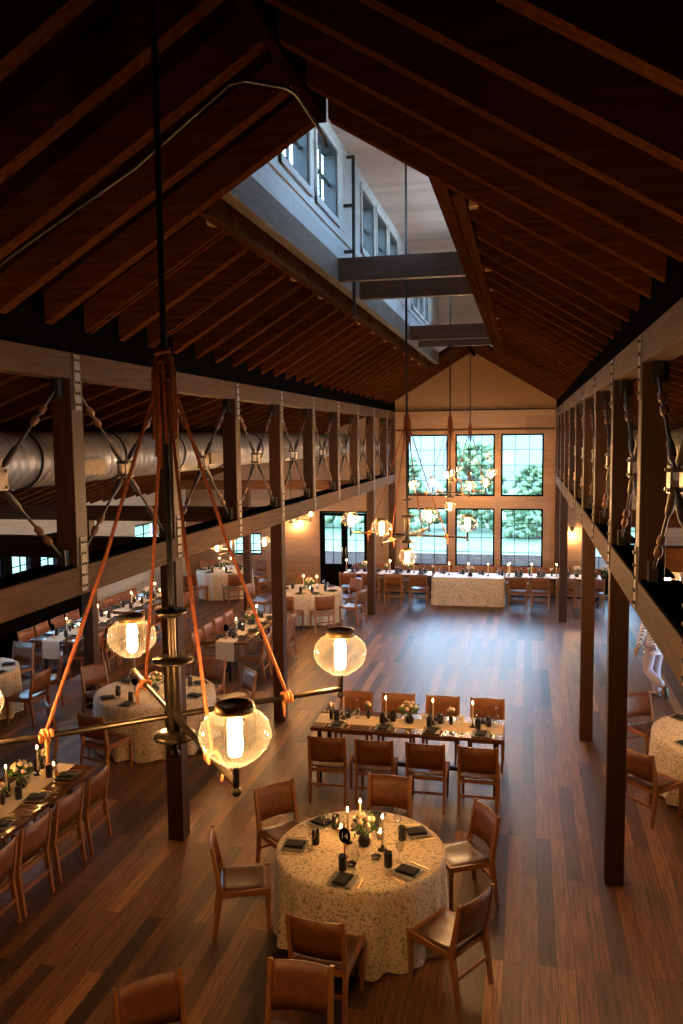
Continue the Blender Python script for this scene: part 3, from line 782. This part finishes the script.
DIRS = ['floor-side', 'window-and-floor-side', 'window-side', 'window-and-wall-side', 'wall-side', 'balcony-and-wall-side', 'balcony-side', 'balcony-and-floor-side']
def dname(deg, flip=False):
    k = round((deg % 360)/45) % 8
    if flip: k = (4-k) % 8
    return DIRS[k]
TZ = .758
def round_table(cx, cy, r, tb, seats, seed, cut=False, flip=False, sett=True, dist=None, deco=True, wine=True):
    t = thing('round_table', f'{tb}, its top hidden under floral cloth', 'table', (cx, cy, 0), 0, 'round tables')
    obj('tabletop', MB().lathe([(0,TZ-.045),(r*.97,TZ-.045),(r*.975,TZ-.03),(r*.97,TZ-.008),(0,TZ-.008)], n=40), 'table', t)
    for k in range(4):
        a = pi/4+k*pi/2; obj('leg', MB().tube([(cos(a)*r*.55, sin(a)*r*.55, 0), (cos(a)*r*.5, sin(a)*r*.5, TZ-.045)], .02), 'black', t)
    c = obj('tablecloth', cloth_round(r, TZ, seed), 'floral'); c.location = (cx, cy, 0)
    tag(c, f'cream floral cloth falling to the floor over {tb}', 'tablecloth', 'floral cloths of the round tables')
    used = set()
    for s in seats:
        ang, dd = s[0], s[1]
        nm = dname(ang, flip); 
        if nm in used: nm = 'second ' + nm
        used.add(nm)
        a = radians(ang); tw = s[2] if len(s) > 2 else random.uniform(-8, 8)
        chair(cx+dd*cos(a), cy+dd*sin(a), ang+180+tw, f'tan leather wooden chair, {nm} place of {tb}', f'chairs of {tb}')
        if sett:
            q = r-.17; setting(cx+q*cos(a), cy+q*sin(a), ang+180, TZ, nm, tb, cut, wine)
    if deco:
        put(BOU, (cx, cy, TZ+.001), random.uniform(0,6), f'green and blush flower centrepiece of {tb}', 'flower centrepieces')
        for k, (px, py, w) in enumerate(((-.17,.06,'wall-side'), (.16,.09,'window-side'), (.05,-.18,'balcony-side'))):
            put(TAPER if k < 2 else VOT, (cx+px, cy+py, TZ+.001), 0, f'lit {"taper candle" if k < 2 else "votive candle"} on {w} of flowers, {tb}', 'candles on the round tables')
def long_table(x0, x1, y0, y1, tb, runner='runner', hang=None, name_axis=None):
    """hang: which short ends the runner falls over"""
    t = thing('long_table', f'{tb}, dark wooden top on black legs', 'table', ((x0+x1)/2, (y0+y1)/2, 0), 0, 'long tables')
    hx, hy = (x1-x0)/2, (y1-y0)/2
    ix, iy = (.10, .10) if hx > hy else (.32, .04)
    obj('tabletop', MB().box((-hx,-hy,TZ-.045), (hx,hy,TZ)), 'table', t, bevel=.004)
    for sx in (-1,1):
        for sy in (-1,1): obj('leg', MB().bar((sx*(hx-ix), sy*(hy-iy), 0), (sx*(hx-ix), sy*(hy-iy), TZ-.045), .05, .05), 'black', t)
    st = MB()
    if hx > hy: st.bar((-hx+.1,0,.2), (hx-.1,0,.2), .05, .05); [st.bar((s*(hx-.09),-hy+.1,.2), (s*(hx-.09),hy-.1,.2), .04, .04) for s in (-1,1)]
    else: st.bar((0,-hy+.1,.2), (0,hy-.1,.2), .05, .05); [st.bar((-hx+.32,s*(hy-.04),.2), (hx-.32,s*(hy-.04),.2), .04, .04) for s in (-1,1)]
    obj('stretcher', st, 'black', t)
    return t
def runner(cx, cy, L, w, along, mat, label, hang0=0, hang1=0):
    """cloth lying on the table, falling hang0 / hang1 over its two ends"""
    pts = []
    z = TZ+.004
    if hang0: pts += [(-L/2-.012, z-hang0), (-L/2-.010, z-.02)]
    pts += [(-L/2, z)] + [(-L/2+L*i/8, z) for i in range(1,8)] + [(L/2, z)]
    if hang1: pts += [(L/2+.010, z-.02), (L/2+.012, z-hang1)]
    m = MB(); n = len(pts); vs = []
    for k in (0, -.003):
        for s in (-w/2, w/2):
            for u, zz in pts: vs.append((u, s, zz+k) if along == 'X' else (s, u, zz+k))
    fs = []
    for i in range(n-1):
        fs += [(i, i+1, n+i+1, n+i), (2*n+i+1, 2*n+i, 3*n+i, 3*n+i+1), (i+1, i, 2*n+i, 2*n+i+1), (n+i, n+i+1, 3*n+i+1, 3*n+i)]
    fs += [(0, n, 3*n, 2*n), (n-1, 2*n-1+2*n, 0, 0)] if False else [(0, n, 3*n, 2*n), (2*n-1, n-1, 3*n-1, 4*n-1)]
    o = obj('table_runner', m.add(vs, fs), mat); o.location = (cx, cy, 0)
    return tag(o, label, 'table runner')

# ------------------------------------------------------------------ tables
# front round table
TA = 'front round table'
ax, ay = XC, 7.15
random.seed(11)
round_table(ax, ay, .77, TA, [(189,1.08,11), (140,1.19,-4), (88,1.13,0), (38,1.10,-6), (-36,1.06,4), (267,1.06,-3)], 4, True, deco=False)
put(BOU, (-1.42, 7.20, TZ+.001), .4, 'green centrepiece with white and blush blooms on front round table', 'flower centrepieces')
for x, y, lb in ((-1.58, 7.22, 'beside the number paddle'), (-1.24, 7.14, 'on the floor side of the flowers'), (-1.50, 7.42, 'on the window side of the flowers')):
    put(TAPER, (x, y, TZ+.001), 0, f'lit taper candle {lb}, front round table', 'candles on the round tables')
for x, y, lb in ((-1.68, 7.38, 'window-side'), (-1.30, 7.36, 'floor-side')):
    put(VOT, (x, y, TZ+.001), 0, f'lit votive candle in glass, {lb} edge of flowers, front round table', 'candles on the round tables')
put(DISH, (-1.27, 6.98, TZ+.001), 0, 'small black dish between flowers and tumblers on front round table', 'small dishes')
put(DISH, (-1.46, 6.82, TZ+.001), 0, 'small black dish in front of the number paddle on front round table', 'small dishes')
pd = put(PAD, (-1.55, 6.95, TZ+.001), radians(-12), 'black oval table number 14 on wooden stand, front round table', 'table numbers')
def text_mesh(name, cu, mat):
    tmp = bpy.data.objects.new('tmp', cu); C.objects.link(tmp); bpy.context.view_layer.update()
    me = bpy.data.meshes.new_from_object(tmp.evaluated_get(bpy.context.evaluated_depsgraph_get()))
    bpy.data.objects.remove(tmp); me.materials.clear(); return obj(name, me, mat)
def numeral(txt, parent, size=.075, z=.175):
    cu = bpy.data.curves.new('numeral', 'FONT'); cu.body = txt; cu.size = size; cu.align_x = 'CENTER'; cu.extrude = .0008
    o = text_mesh('numeral', cu, 'card'); o.parent = parent
    o.location = (0, -.0072, z); o.rotation_euler = (pi/2, 0, 0)
PAD2 = PAD.copy(); PAD2.data = PAD.data; C.objects.link(PAD2)
for ch in kids(PAD): c_ = ch.copy(); C.objects.link(c_); c_.parent = PAD2; KIDS.setdefault(PAD2.name, []).append(c_)
numeral('14', pd)

# long table in the open nave
TB = 'long table in the nave'
bx0, bx1, by0, by1 = -2.70, -.24, 10.13, 10.88
long_table(bx0, bx1, by0, by1, TB)
runner((bx0+bx1)/2, (by0+by1)/2, bx1-bx0-.02, .36, 'X', 'runner', 'cream runner along the middle of the long table in the nave')
BX = [-2.37, -1.76, -1.14, -.52]; PL = ['near-post end', 'second', 'third', 'open-floor end']
for k, x in enumerate(BX):
    chair(x+random.uniform(-.02,.02), 9.86, 90+random.uniform(-3,3), f'tan leather chair, balcony side, {PL[k]} place of {TB}', 'balcony-side chairs of the nave table')
    chair(x+.03, 11.16, -90+random.uniform(-3,3), f'tan leather chair, window side, {PL[k]} place of {TB}', 'window-side chairs of the nave table')
    setting(x, 10.27, 90, TZ, f'balcony-side {PL[k]}', TB, True)
    setting(x+.03, 10.74, -90, TZ, f'window-side {PL[k]}', TB, True)
for x, nm in ((-2.34, 'first'), (-1.77, 'second'), (-1.15, 'third'), (-.64, 'fourth')):
    put(TAPER, (x, 10.52, TZ+.006), 0, f'lit taper candle, {nm} from the post end of nave table runner', 'tapers of the nave table')
put(BOU, (-1.46, 10.53, TZ+.006), 1.2, 'green arrangement with one blush bloom midway along the nave table', 'flower centrepieces')
for x, y, lb in ((-2.50, 10.47, 'at the post end'), (-2.02, 10.60, 'between first and second taper'), (-.92, 10.56, 'between third and fourth taper')):
    put(BUD, (x, y, TZ+.006), x, f'black bud vase with ivory bloom {lb}, nave table', 'bud vases')
for x, lb in ((-2.16, 'before the second chair'), (-.34, 'by the open-floor end')):
    put(BOT, (x, 10.58, TZ+.006), 0, f'tall clear glass bottle {lb}, nave table', 'glass bottles')
for x, tx in ((-1.27, 'K'), (-.80, 'V')):
    c = obj('name_card', MB().hexa([(-.045,-.016,0),(.045,-.016,0),(.045,-.013,0),(-.045,-.013,0),(-.045,0,.10),(.045,0,.10),(.045,.003,.10),(-.045,.003,.10)]), 'card', None, (x, 10.63, TZ+.006))
    tag(c, f'white standing card marked {tx} behind the runner tapers, nave table', 'card', 'name cards')
    cu = bpy.data.curves.new('letter', 'FONT'); cu.body = tx; cu.size = .06; cu.align_x = 'CENTER'; cu.extrude = .0005; o = text_mesh('letter', cu, 'blackpaint'); o.parent = c; o.location = (0, -.0125, .03); o.rotation_euler = (radians(80.9), 0, 0)

# long table at the frame's lower corner
TC = 'front long runner table'
long_table(-5.68, -4.80, 6.02, 8.42, TC)
runner(-5.27, 7.22, 2.38, .42, 'Y', 'runner', 'cream runner along the front long table beside the post row')
CY = [6.33, 6.89, 7.51, 8.08]; CN = ['balcony-end', 'second', 'third', 'window-end']
for k, y in enumerate(CY):
    chair(-4.86, y, 180+random.uniform(-3,3), f'tan leather chair, floor side, {CN[k]} place of {TC}', 'floor-side chairs of the front long table')
    chair(-5.76, y, random.uniform(-3,3), f'tan leather chair, wall side, {CN[k]} place of {TC}', 'wall-side chairs of the front long table')
    setting(-4.98, y, 180, TZ, f'floor-side {CN[k]}', TC, True)
    setting(-5.56, y+.03, 0, TZ, f'wall-side {CN[k]}', TC, True)
for y, nm in ((8.12, 'window-end'), (7.55, 'middle'), (6.95, 'balcony-end')):
    put(TAPER, (-5.32, y-.06, TZ+.006), 0, f'lit taper candle, {nm} one on front long table', 'tapers of the front long table')
put(VOT, (-5.22, 8.22, TZ+.006), 0, 'lit votive candle at the window end of front long table', 'votives of the front long table')
put(BUD, (-5.36, 8.22, TZ+.006), 2, 'black bud vase with ivory bloom at the window end, front long table', 'bud vases')
put(BOU, (-5.30, 7.72, TZ+.006), 2.2, 'leafy green arrangement on the front long table', 'flower centrepieces')
put(BUD, (-5.24, 7.30, TZ+.006), 1, 'black bud vase with ivory bloom amid tapers, front long table', 'bud vases')
tag(obj('pepper_mill', MB().lathe([(0,0),(.02,0),(.021,.03),(.016,.05),(.02,.075),(.012,.09),(0,.095)], n=12), 'terracotta', None, (-5.06, 8.02, TZ+.006)), 'small wooden mill beside a plate on the front long table', 'mill')

TD = 'round table behind the chandelier'
round_table(-5.38, 11.22, .88, TD, [(262,1.20), (222,1.26), (150,1.42), (78,1.28), (42,1.26), (-12,1.2)], 9, False)
p2 = put(PAD2, (-5.60, 11.0, TZ+.001), radians(-20), 'black oval paddle sign on the round table behind the chandelier', 'table numbers')
TL = 'round table cut by the frame'
round_table(-8.95, 11.72, .80, TL, [(88,1.18), (-7,1.20), (38,1.20), (300,1.2)], 12, deco=False)
TE = 'near long table by black wall'
def side_table(x0, x1, y0, y1, tb, cl, cr, hang, wine=True, west='wall-side', east='floor-side', ny=None):
    long_table(x0, x1, y0, y1, tb)
    cx = (x0+x1)/2
    runner(cx, (y0+y1)/2, y1-y0, .36, 'Y', 'runner', f'cream runner along {tb}' + (' hanging over its balcony end' if hang else ''), hang)
    nm = ['balcony-end', 'second', 'third', 'window-end']
    for k in range(4):
        y = y0+.36+k*(y1-y0-.72)/3
        if cl: chair(x0-.03, y, random.uniform(-4,4), f'tan leather chair, {west}, {nm[k]} place of {tb}', f'{west} chairs of {tb}'); 
        if cr: chair(x1+.03, y, 180+random.uniform(-4,4), f'tan leather chair, {east}, {nm[k]} place of {tb}', f'{east} chairs of {tb}')
        setting(x0+.17, y, 0, TZ, f'{west} {nm[k]}', tb, False, wine); setting(x1-.17, y, 180, TZ, f'{east} {nm[k]}', tb, False, wine)
    for k, f in enumerate((.2, .45, .7, .9)):
        y = y0+f*(y1-y0)
        put(TAPER if k % 2 == 0 else VOT, (cx+.05*(-1)**k, y, TZ+.006), 0, f'lit {"taper" if k % 2 == 0 else "votive"} candle, {nm[k]} one on {tb}', f'candles of {tb}')
    put(BOU, (cx, y0+.58*(y1-y0), TZ+.006), y0, f'flower arrangement midway along {tb}', 'flower centrepieces')
    put(BUD, (cx-.06, y0+.32*(y1-y0), TZ+.006), y0, f'black bud vase with ivory bloom on {tb}', 'bud vases')
side_table(-9.12, -8.20, 13.72, 16.14, TE, True, True, .34)
p3 = put(PAD2, (-8.75, 13.95, TZ+.006), radians(-25), 'black oval paddle sign at end of near long table by black wall', 'table numbers')
side_table(-9.12, -8.20, 16.42, 18.84, 'far long table by black wall', True, True, 0)
side_table(-5.80, -5.00, 14.22, 16.70, 'long table behind the post', True, True, .36)
p4 = put(PAD2, (-5.46, 14.46, TZ+.006), radians(-20), 'black oval paddle sign at end of long table behind post', 'table numbers')
round_table(-8.40, 22.25, .80, 'round table by the small window', [(248,1.18), (302,1.18), (10,1.22), (60,1.2), (130,1.2), (190,1.2)], 15)
round_table(-5.20, 19.65, .80, 'round table before black door', [(298,1.22), (-14,1.17), (48,1.17), (262,1.2), (182,1.3), (110,1.2)], 18)
round_table(2.42, 10.85, .82, 'round table beside the walker', [(126,1.22), (222,1.24), (300,1.2), (50,1.2)], 21, flip=True)
# a table under the balcony edge: two of its chairs and the top of its flowers show
TM = 'round table under the balcony edge'
round_table(-1.85, 3.66, .70, TM, [(113,1.11,17.7), (75.3,1.38,14.7)], 24, sett=False, deco=False)
put(BUD, (-1.42, 3.8, TZ+.001), 1, 'black bud vase with ivory bloom on table under balcony edge', 'bud vases')

# head table along the windows
TI = 'window head table'
for x0, x1, nm in ((-4.92, -2.46, 'left wing of window table'), (-.50, 1.96, 'right wing of window table')):
    long_table(x0, x1, 22.12, 22.88, nm)
    runner((x0+x1)/2, 22.5, x1-x0-.01, .70, 'X', 'white', f'broad white cloth on the {nm}')
t = thing('head_table', 'head table between the wings, hidden under floral cloth', 'table', (-1.48, 22.3, 0))
obj('tabletop', MB().box((-.90,-.36,TZ-.045), (.90,.40,TZ-.008)), 'table', t)
for sx in (-1,1):
    for sy in (-.3,.34): obj('leg', MB().bar((sx*.8,sy,0),(sx*.8,sy,TZ-.045),.045,.045), 'black', t)
def cloth_box(hx, hy, h):
    n = 200; rings = [(0,h),(.012,h-.012),(.02,h-.2),(.03,h-.45),(.04,.012)]; vs = []; fs = []
    per = 2*(2*hx+2*hy)
    for q,(e,z) in enumerate(rings):
        for j in range(n):
            s = per*j/n; X, Y = hx+e, hy+e
            if s < 2*hx: x, y, nx, ny = -X+s*X/hx, -Y, 0, -1
            elif s < 2*hx+2*hy: x, y, nx, ny = X, -Y+(s-2*hx)*Y/hy, 1, 0
            elif s < 4*hx+2*hy: x, y, nx, ny = X-(s-2*hx-2*hy)*X/hx, Y, 0, 1
            else: x, y, nx, ny = -X, Y-(s-4*hx-2*hy)*Y/hy, -1, 0
            w = .014*(h-z)/h*sin(s*16+sin(s*5)); vs.append((x+nx*w, y+ny*w, z))
    for q in range(len(rings)-1):
        for j in range(n): fs.append((q*n+j, (q+1)*n+j, (q+1)*n+(j+1)%n, q*n+(j+1)%n))
    fs.append(tuple(range(n)))
    return MB().add(vs, fs, True)
c = obj('tablecloth', cloth_box(.93, .42, TZ), 'floral'); c.location = (-1.48, 22.32, 0)
tag(c, 'floral cloth falling to the floor at the head table before the windows', 'tablecloth')
runner(-1.48, 22.32, 1.84, .80, 'X', 'white', 'white overlay cloth on top of the head table')
IX = [(-4.66,'door-end'), (-4.05,'second'), (-3.43,'third'), (-2.76,'inner-end')]
IX2 = [(-.18,'inner-end'), (.40,'second'), (1.04,'third'), (1.74,'door-end')]
for lst, nm in ((IX,'left wing of window table'), (IX2,'right wing of window table')):
    for x, k in lst:
        chair(x, 21.95, 90+random.uniform(-4,4), f'tan leather chair, balcony side, {k} place of {nm}', f'balcony-side chairs of {nm}')
        chair(x+.04, 23.14, -90+random.uniform(-4,4), f'tan leather chair, window side, {k} place of {nm}', f'window-side chairs of {nm}')
        setting(x, 22.32, 90, TZ+.005, f'balcony-side {k}', nm, False); setting(x+.04, 22.68, -90, TZ+.005, f'window-side {k}', nm, False)
        put(BUD if k in ('second','inner-end') else BOU, (x+.30, 22.5, TZ+.006), x, f'flowers beside the {k} place of {nm}', 'flowers of the window tables')
        put(TAPER, (x-.22, 22.5, TZ+.006), 0, f'lit taper candle beside the {k} place of {nm}', 'tapers of the window tables')
for x, k in ((-2.20,'left outer'), (-1.68,'left inner'), (-1.16,'right inner'), (-.64,'right outer')):
    chair(x, 23.14, -90+random.uniform(-4,4), f'tan leather chair, window side, {k} place of head table', 'chairs behind the head table')
    setting(x, 22.60, -90, TZ+.005, k, 'head table', False)
    put(TAPER, (x+.2, 22.30, TZ+.006), 0, f'lit taper candle beside the {k} place of head table', 'tapers of the window tables')
put(BOU, (-1.42, 22.16, TZ+.006), 1, 'low flower arrangement in the middle of the head table', 'flowers of the window tables')
for o in (CH, PLATE, NAP, TUM, WINE, FORK, KNIFE, TAPER, VOT, BOU, BUD, BOT, DISH, PAD, PAD2):
    assert o.name in USED, o.name
random.seed(5)

# ------------------------------------------------------------------ person walking in the east aisle
def skin(name, joints, edges, radii, mat, parent, root=0, sub=2):
    me = bpy.data.meshes.new(name); me.from_pydata(joints, edges, []); me.update()
    o = bpy.data.objects.new(name, me); C.objects.link(o); o.parent = parent; me.materials.append(M[mat])
    sk = o.modifiers.new('s', 'SKIN'); sk.use_smooth_shade = True
    lay = me.skin_vertices[0].data if len(me.skin_vertices) else None
    if lay is None:
        with bpy.context.temp_override(object=o, active_object=o): bpy.ops.mesh.customdata_skin_add()
        lay = me.skin_vertices[0].data
    for i, r in enumerate(radii): lay[i].radius = r if isinstance(r, tuple) else (r, r); lay[i].use_root = (i == root)
    ss = o.modifiers.new('d', 'SUBSURF'); ss.levels = ss.render_levels = sub
    return o
def person(loc, rz):
    t = thing('person', 'person in white striped shirt and lilac trousers walking past the truss', 'person', loc, rz)
    # faces +Y; planted right leg, left leg lifted behind
    J = {'pel':(0,0,.95),'wai':(0,.01,1.10),'che':(0,.03,1.30),'nek':(0,.03,1.47),'hd0':(0,.05,1.56),'hd1':(0,.06,1.70),
         'hr':(.095,0,.90),'kr':(.10,.08,.50),'ar':(.10,.02,.09),'tr':(.11,.17,.03),
         'hl':(-.095,0,.90),'kl':(-.10,.07,.49),'al':(-.09,-.28,.30),'tl':(-.09,-.33,.17),
         'sr':(.185,.03,1.40),'er':(.25,-.06,1.13),'wr':(.25,.06,.90),'sl':(-.185,.03,1.40),'el':(-.24,.06,1.14),'wl':(-.25,.14,.90)}
    K = list(J); idx = {k:i for i,k in enumerate(K)}
    E_ = [('pel','wai'),('wai','che'),('che','nek'),('nek','hd0'),('hd0','hd1'),('pel','hr'),('hr','kr'),('kr','ar'),('ar','tr'),('pel','hl'),('hl','kl'),('kl','al'),('al','tl'),
          ('che','sr'),('sr','er'),('er','wr'),('che','sl'),('sl','el'),('el','wl')]
    R_ = {'pel':(.135,.095),'wai':(.125,.085),'che':(.15,.10),'nek':.055,'hd0':.08,'hd1':.085,'hr':.085,'kr':.055,'ar':.038,'tr':.035,'hl':.085,'kl':.055,'al':.038,'tl':.035,
          'sr':.058,'er':.042,'wr':.028,'sl':.058,'el':.042,'wl':.028}
    pts = [J[k] for k in K]; ed = [(idx[a],idx[b]) for a,b in E_]; rad = [R_[k] for k in K]
    # hands: palm and five fingers, in the same body surface
    for w, e in (('wr','er'), ('wl','el')):
        d = (Vector(J[w])-Vector(J[e])).normalized(); s = 1 if w == 'wr' else -1
        sd = Vector((0,1,0)) - d*d.y; sd.normalize()
        b = len(pts); pm = Vector(J[w])+d*.06; pts.append(tuple(pm)); rad.append((.034,.018)); ed.append((idx[w], b))
        for f, (off, ln) in enumerate(((.027,.070),(.009,.080),(-.009,.074),(-.026,.058))):
            q = len(pts); p0 = pm+sd*off+d*.035; inw = Vector((-s,0,0))
            pts += [tuple(p0), tuple(p0+d*ln*.5+inw*.006), tuple(p0+d*ln*.9+inw*.022)]; rad += [.0095,.0088,.0075]
            ed += [(b,q),(q,q+1),(q+1,q+2)]
        q = len(pts); p0 = pm+sd*.03-d*.02
        pts += [tuple(p0+sd*.012), tuple(p0+sd*.030+d*.035)]; rad += [.011,.009]; ed += [(b,q),(q,q+1)]
    skin('body', pts, ed, rad, 'skin', t)
    sub = lambda ks: [J[k] for k in ks]
    def part(nm, ks, es, rs, mat):
        ii = {k:i for i,k in enumerate(ks)}; skin(nm, sub(ks), [(ii[a],ii[b]) for a,b in es], rs, mat, t)
    J['hem'] = (0,.0,.90)
    part('shirt', ['pel','hem','wai','che','nek','sr','er','wr','sl','el','wl'], [('pel','hem'),('pel','wai'),('wai','che'),('che','nek'),('che','sr'),('sr','er'),('er','wr'),('che','sl'),('sl','el'),('el','wl')],
         [(.165,.125),(.165,.125),(.155,.115),(.18,.13),.068,.078,.062,.046,.078,.062,.046], 'shirt')
    part('trousers', ['pel','hr','kr','ar','hl','kl','al'], [('pel','hr'),('hr','kr'),('kr','ar'),('pel','hl'),('hl','kl'),('kl','al')], [(.125,.095),.098,.082,.075,.098,.082,.075], 'lilac')
    for ks, nm in ((('ar','tr'),'shoe'), (('al','tl'),'shoe')):
        a, b = Vector(J[ks[0]]), Vector(J[ks[1]])
        if ks[0] == 'ar': P = [(.10,-.04,.055),(.10,.05,.058),(.11,.14,.045),(.112,.21,.036)]
        else: P = [(-.09,-.31,.33),(-.09,-.34,.25),(-.09,-.35,.16),(-.09,-.34,.10)]
        skin('shoe', P, [(0,1),(1,2),(2,3)], [.042,.045,.046,.036], 'shoe', t)
    h = MB().ball((0,.035,1.69), .108, 14, (.88,1.0,1.0), .02)
    obj('hair', h, 'hair', t)
    fc = MB().ball((0,.145,1.615), .016, 8, (.8,1.1,1.4)); 
    obj('nose', fc, 'skin', t)
    for s in (-1,1):
        obj('eye', MB().ball((s*.032,.128,1.645), .011, 8), 'card', t); obj('ear', MB().ball((s*.082,.05,1.62), .026, 8, (.4,.7,1.2)), 'skin', t)
    obj('mouth', MB().ball((0,.128,1.575), .02, 8, (1.2,.4,.3)), 'pink', t)
    return t
person((2.17, 14.62, 0), radians(38))

# ------------------------------------------------------------------ outside
struct('ground', MB().box((-70, YW+.3, -.45), (70, 140, -.25)), 'lawn')
struct('terrace', MB().box((-9, YW+.25, -.25), (7, YW+4.0, -.05)), 'stone')
o = MB().box((-9, YW+3.9, -.05), (7, YW+4.2, .55)); struct('garden_wall', o, 'stone')
def tree(x, y, h, r, label, seed):
    random.seed(seed)
    t = thing('garden_tree', label, 'tree', (x, y, -.25), 0, 'trees beyond the windows')
    obj('trunk', MB().tube([(0,0,0),(.1,0,h*.3),(0,.1,h*.6)], [r*.09,r*.07,r*.03], 8), 'bark', t)
    m = MB()
    for k in range(420):
        a = random.uniform(0,2*pi); e = random.uniform(0,1); q = 1.25*r*(1-.55*e)*random.uniform(.35,1)
        m.ball((q*cos(a), q*sin(a), h*(.04+.90*e)), r*random.uniform(.05,.13), 7, (1,1,.8), .35)
    obj('crown', m, 'tree', t)
for k, (x, y, h, r) in enumerate(((-20.5,46,8,3.6),(-11.9,43,5.6,2.7),(-6.2,41,3.9,1.7),(-2.6,42.5,4.6,1.8),(.6,39.5,3.6,1.5),(4.2,45,5.6,2.3),(12.6,46,7,3.2),(19,56,9,4))):
    tree(x, y, h, r, ['broad', 'tall', 'low round', 'tall', 'low round', 'bushy', 'broad', 'tall'][k] + ' green tree on the lawn, ' + ['first', 'second', 'third', 'fourth', 'fifth', 'sixth', 'seventh', 'last'][k] + ' counted from the left', 40+k)
random.seed(2)
m = MB(); n = 60; vs = []; fs = []
for i in range(n+1):
    x = -110+220*i/n
    for j, (y, z) in enumerate(((75,-.3),(90,5),(105,14),(120,22),(138,27))):
        vs.append((x, y+random.uniform(-2,2), z*(1+.12*sin(x*.06)+.05*sin(x*.31+j))+ (random.uniform(-.7,.7) if j else 0)))
for i in range(n):
    for j in range(4): fs.append((i*5+j, (i+1)*5+j, (i+1)*5+j+1, i*5+j+1))
struct('hill', m.add(vs, fs, True), 'hill')
# sky: pale overcast
w = bpy.data.worlds.new('World'); S.world = w; w.use_nodes = True
nt = w.node_tree; bg = nt.nodes['Background']
tc = N(nt, 'ShaderNodeTexCoord'); sx = N(nt, 'ShaderNodeSeparateXYZ'); nt.links.new(tc.outputs['Generated'], sx.inputs[0])
nz = N(nt, 'ShaderNodeTexNoise', Scale=2.2, Detail=4.0); nt.links.new(tc.outputs['Generated'], nz.inputs['Vector'])
ad = N(nt, 'ShaderNodeMath', operation='MULTIPLY_ADD'); ad.inputs[1].default_value = .5; nt.links.new(nz.outputs['Fac'], ad.inputs[0]); nt.links.new(sx.outputs['Z'], ad.inputs[2])
nt.links.new(ramp(nt, ad.outputs[0], [(.15, (.78, .92, 1)), (.5, (.44, .70, 1)), (1, (.28, .55, 1))]), bg.inputs[0])
bg.inputs[1].default_value = 22.0

# ------------------------------------------------------------------ camera
PITCH, YAW, ROLL, F = -.0897, .2190, -.0106, 829.7
cy, sy = cos(YAW), sin(YAW)
fwd = Vector((-sy*cos(PITCH), cy*cos(PITCH), sin(PITCH))); rt = Vector((cy, sy, 0)); up = rt.cross(fwd)
r2 = cos(ROLL)*rt + sin(ROLL)*up; u2 = -sin(ROLL)*rt + cos(ROLL)*up
cd = bpy.data.cameras.new('camera'); cam = bpy.data.objects.new('camera', cd); C.objects.link(cam)
cd.sensor_fit = 'VERTICAL'; cd.sensor_height = 36; cd.lens = F/1024*36; cd.clip_start = .05; cd.clip_end = 500
cam.matrix_world = Matrix(((r2.x, u2.x, -fwd.x, 0), (r2.y, u2.y, -fwd.y, 0), (r2.z, u2.z, -fwd.z, 4.5), (0, 0, 0, 1)))
S.camera = cam
S.view_settings.view_transform = 'Standard'; S.view_settings.look = 'None'
S.view_settings.exposure = 0; S.view_settings.gamma = 1; S.view_settings.use_curve_mapping = False
S.cycles.max_bounces = 8; S.cycles.diffuse_bounces = 4; S.cycles.glossy_bounces = 3; S.cycles.transparent_max_bounces = 24
S.cycles.caustics_reflective = False; S.cycles.caustics_refractive = False
S.cycles.sample_clamp_indirect = 4
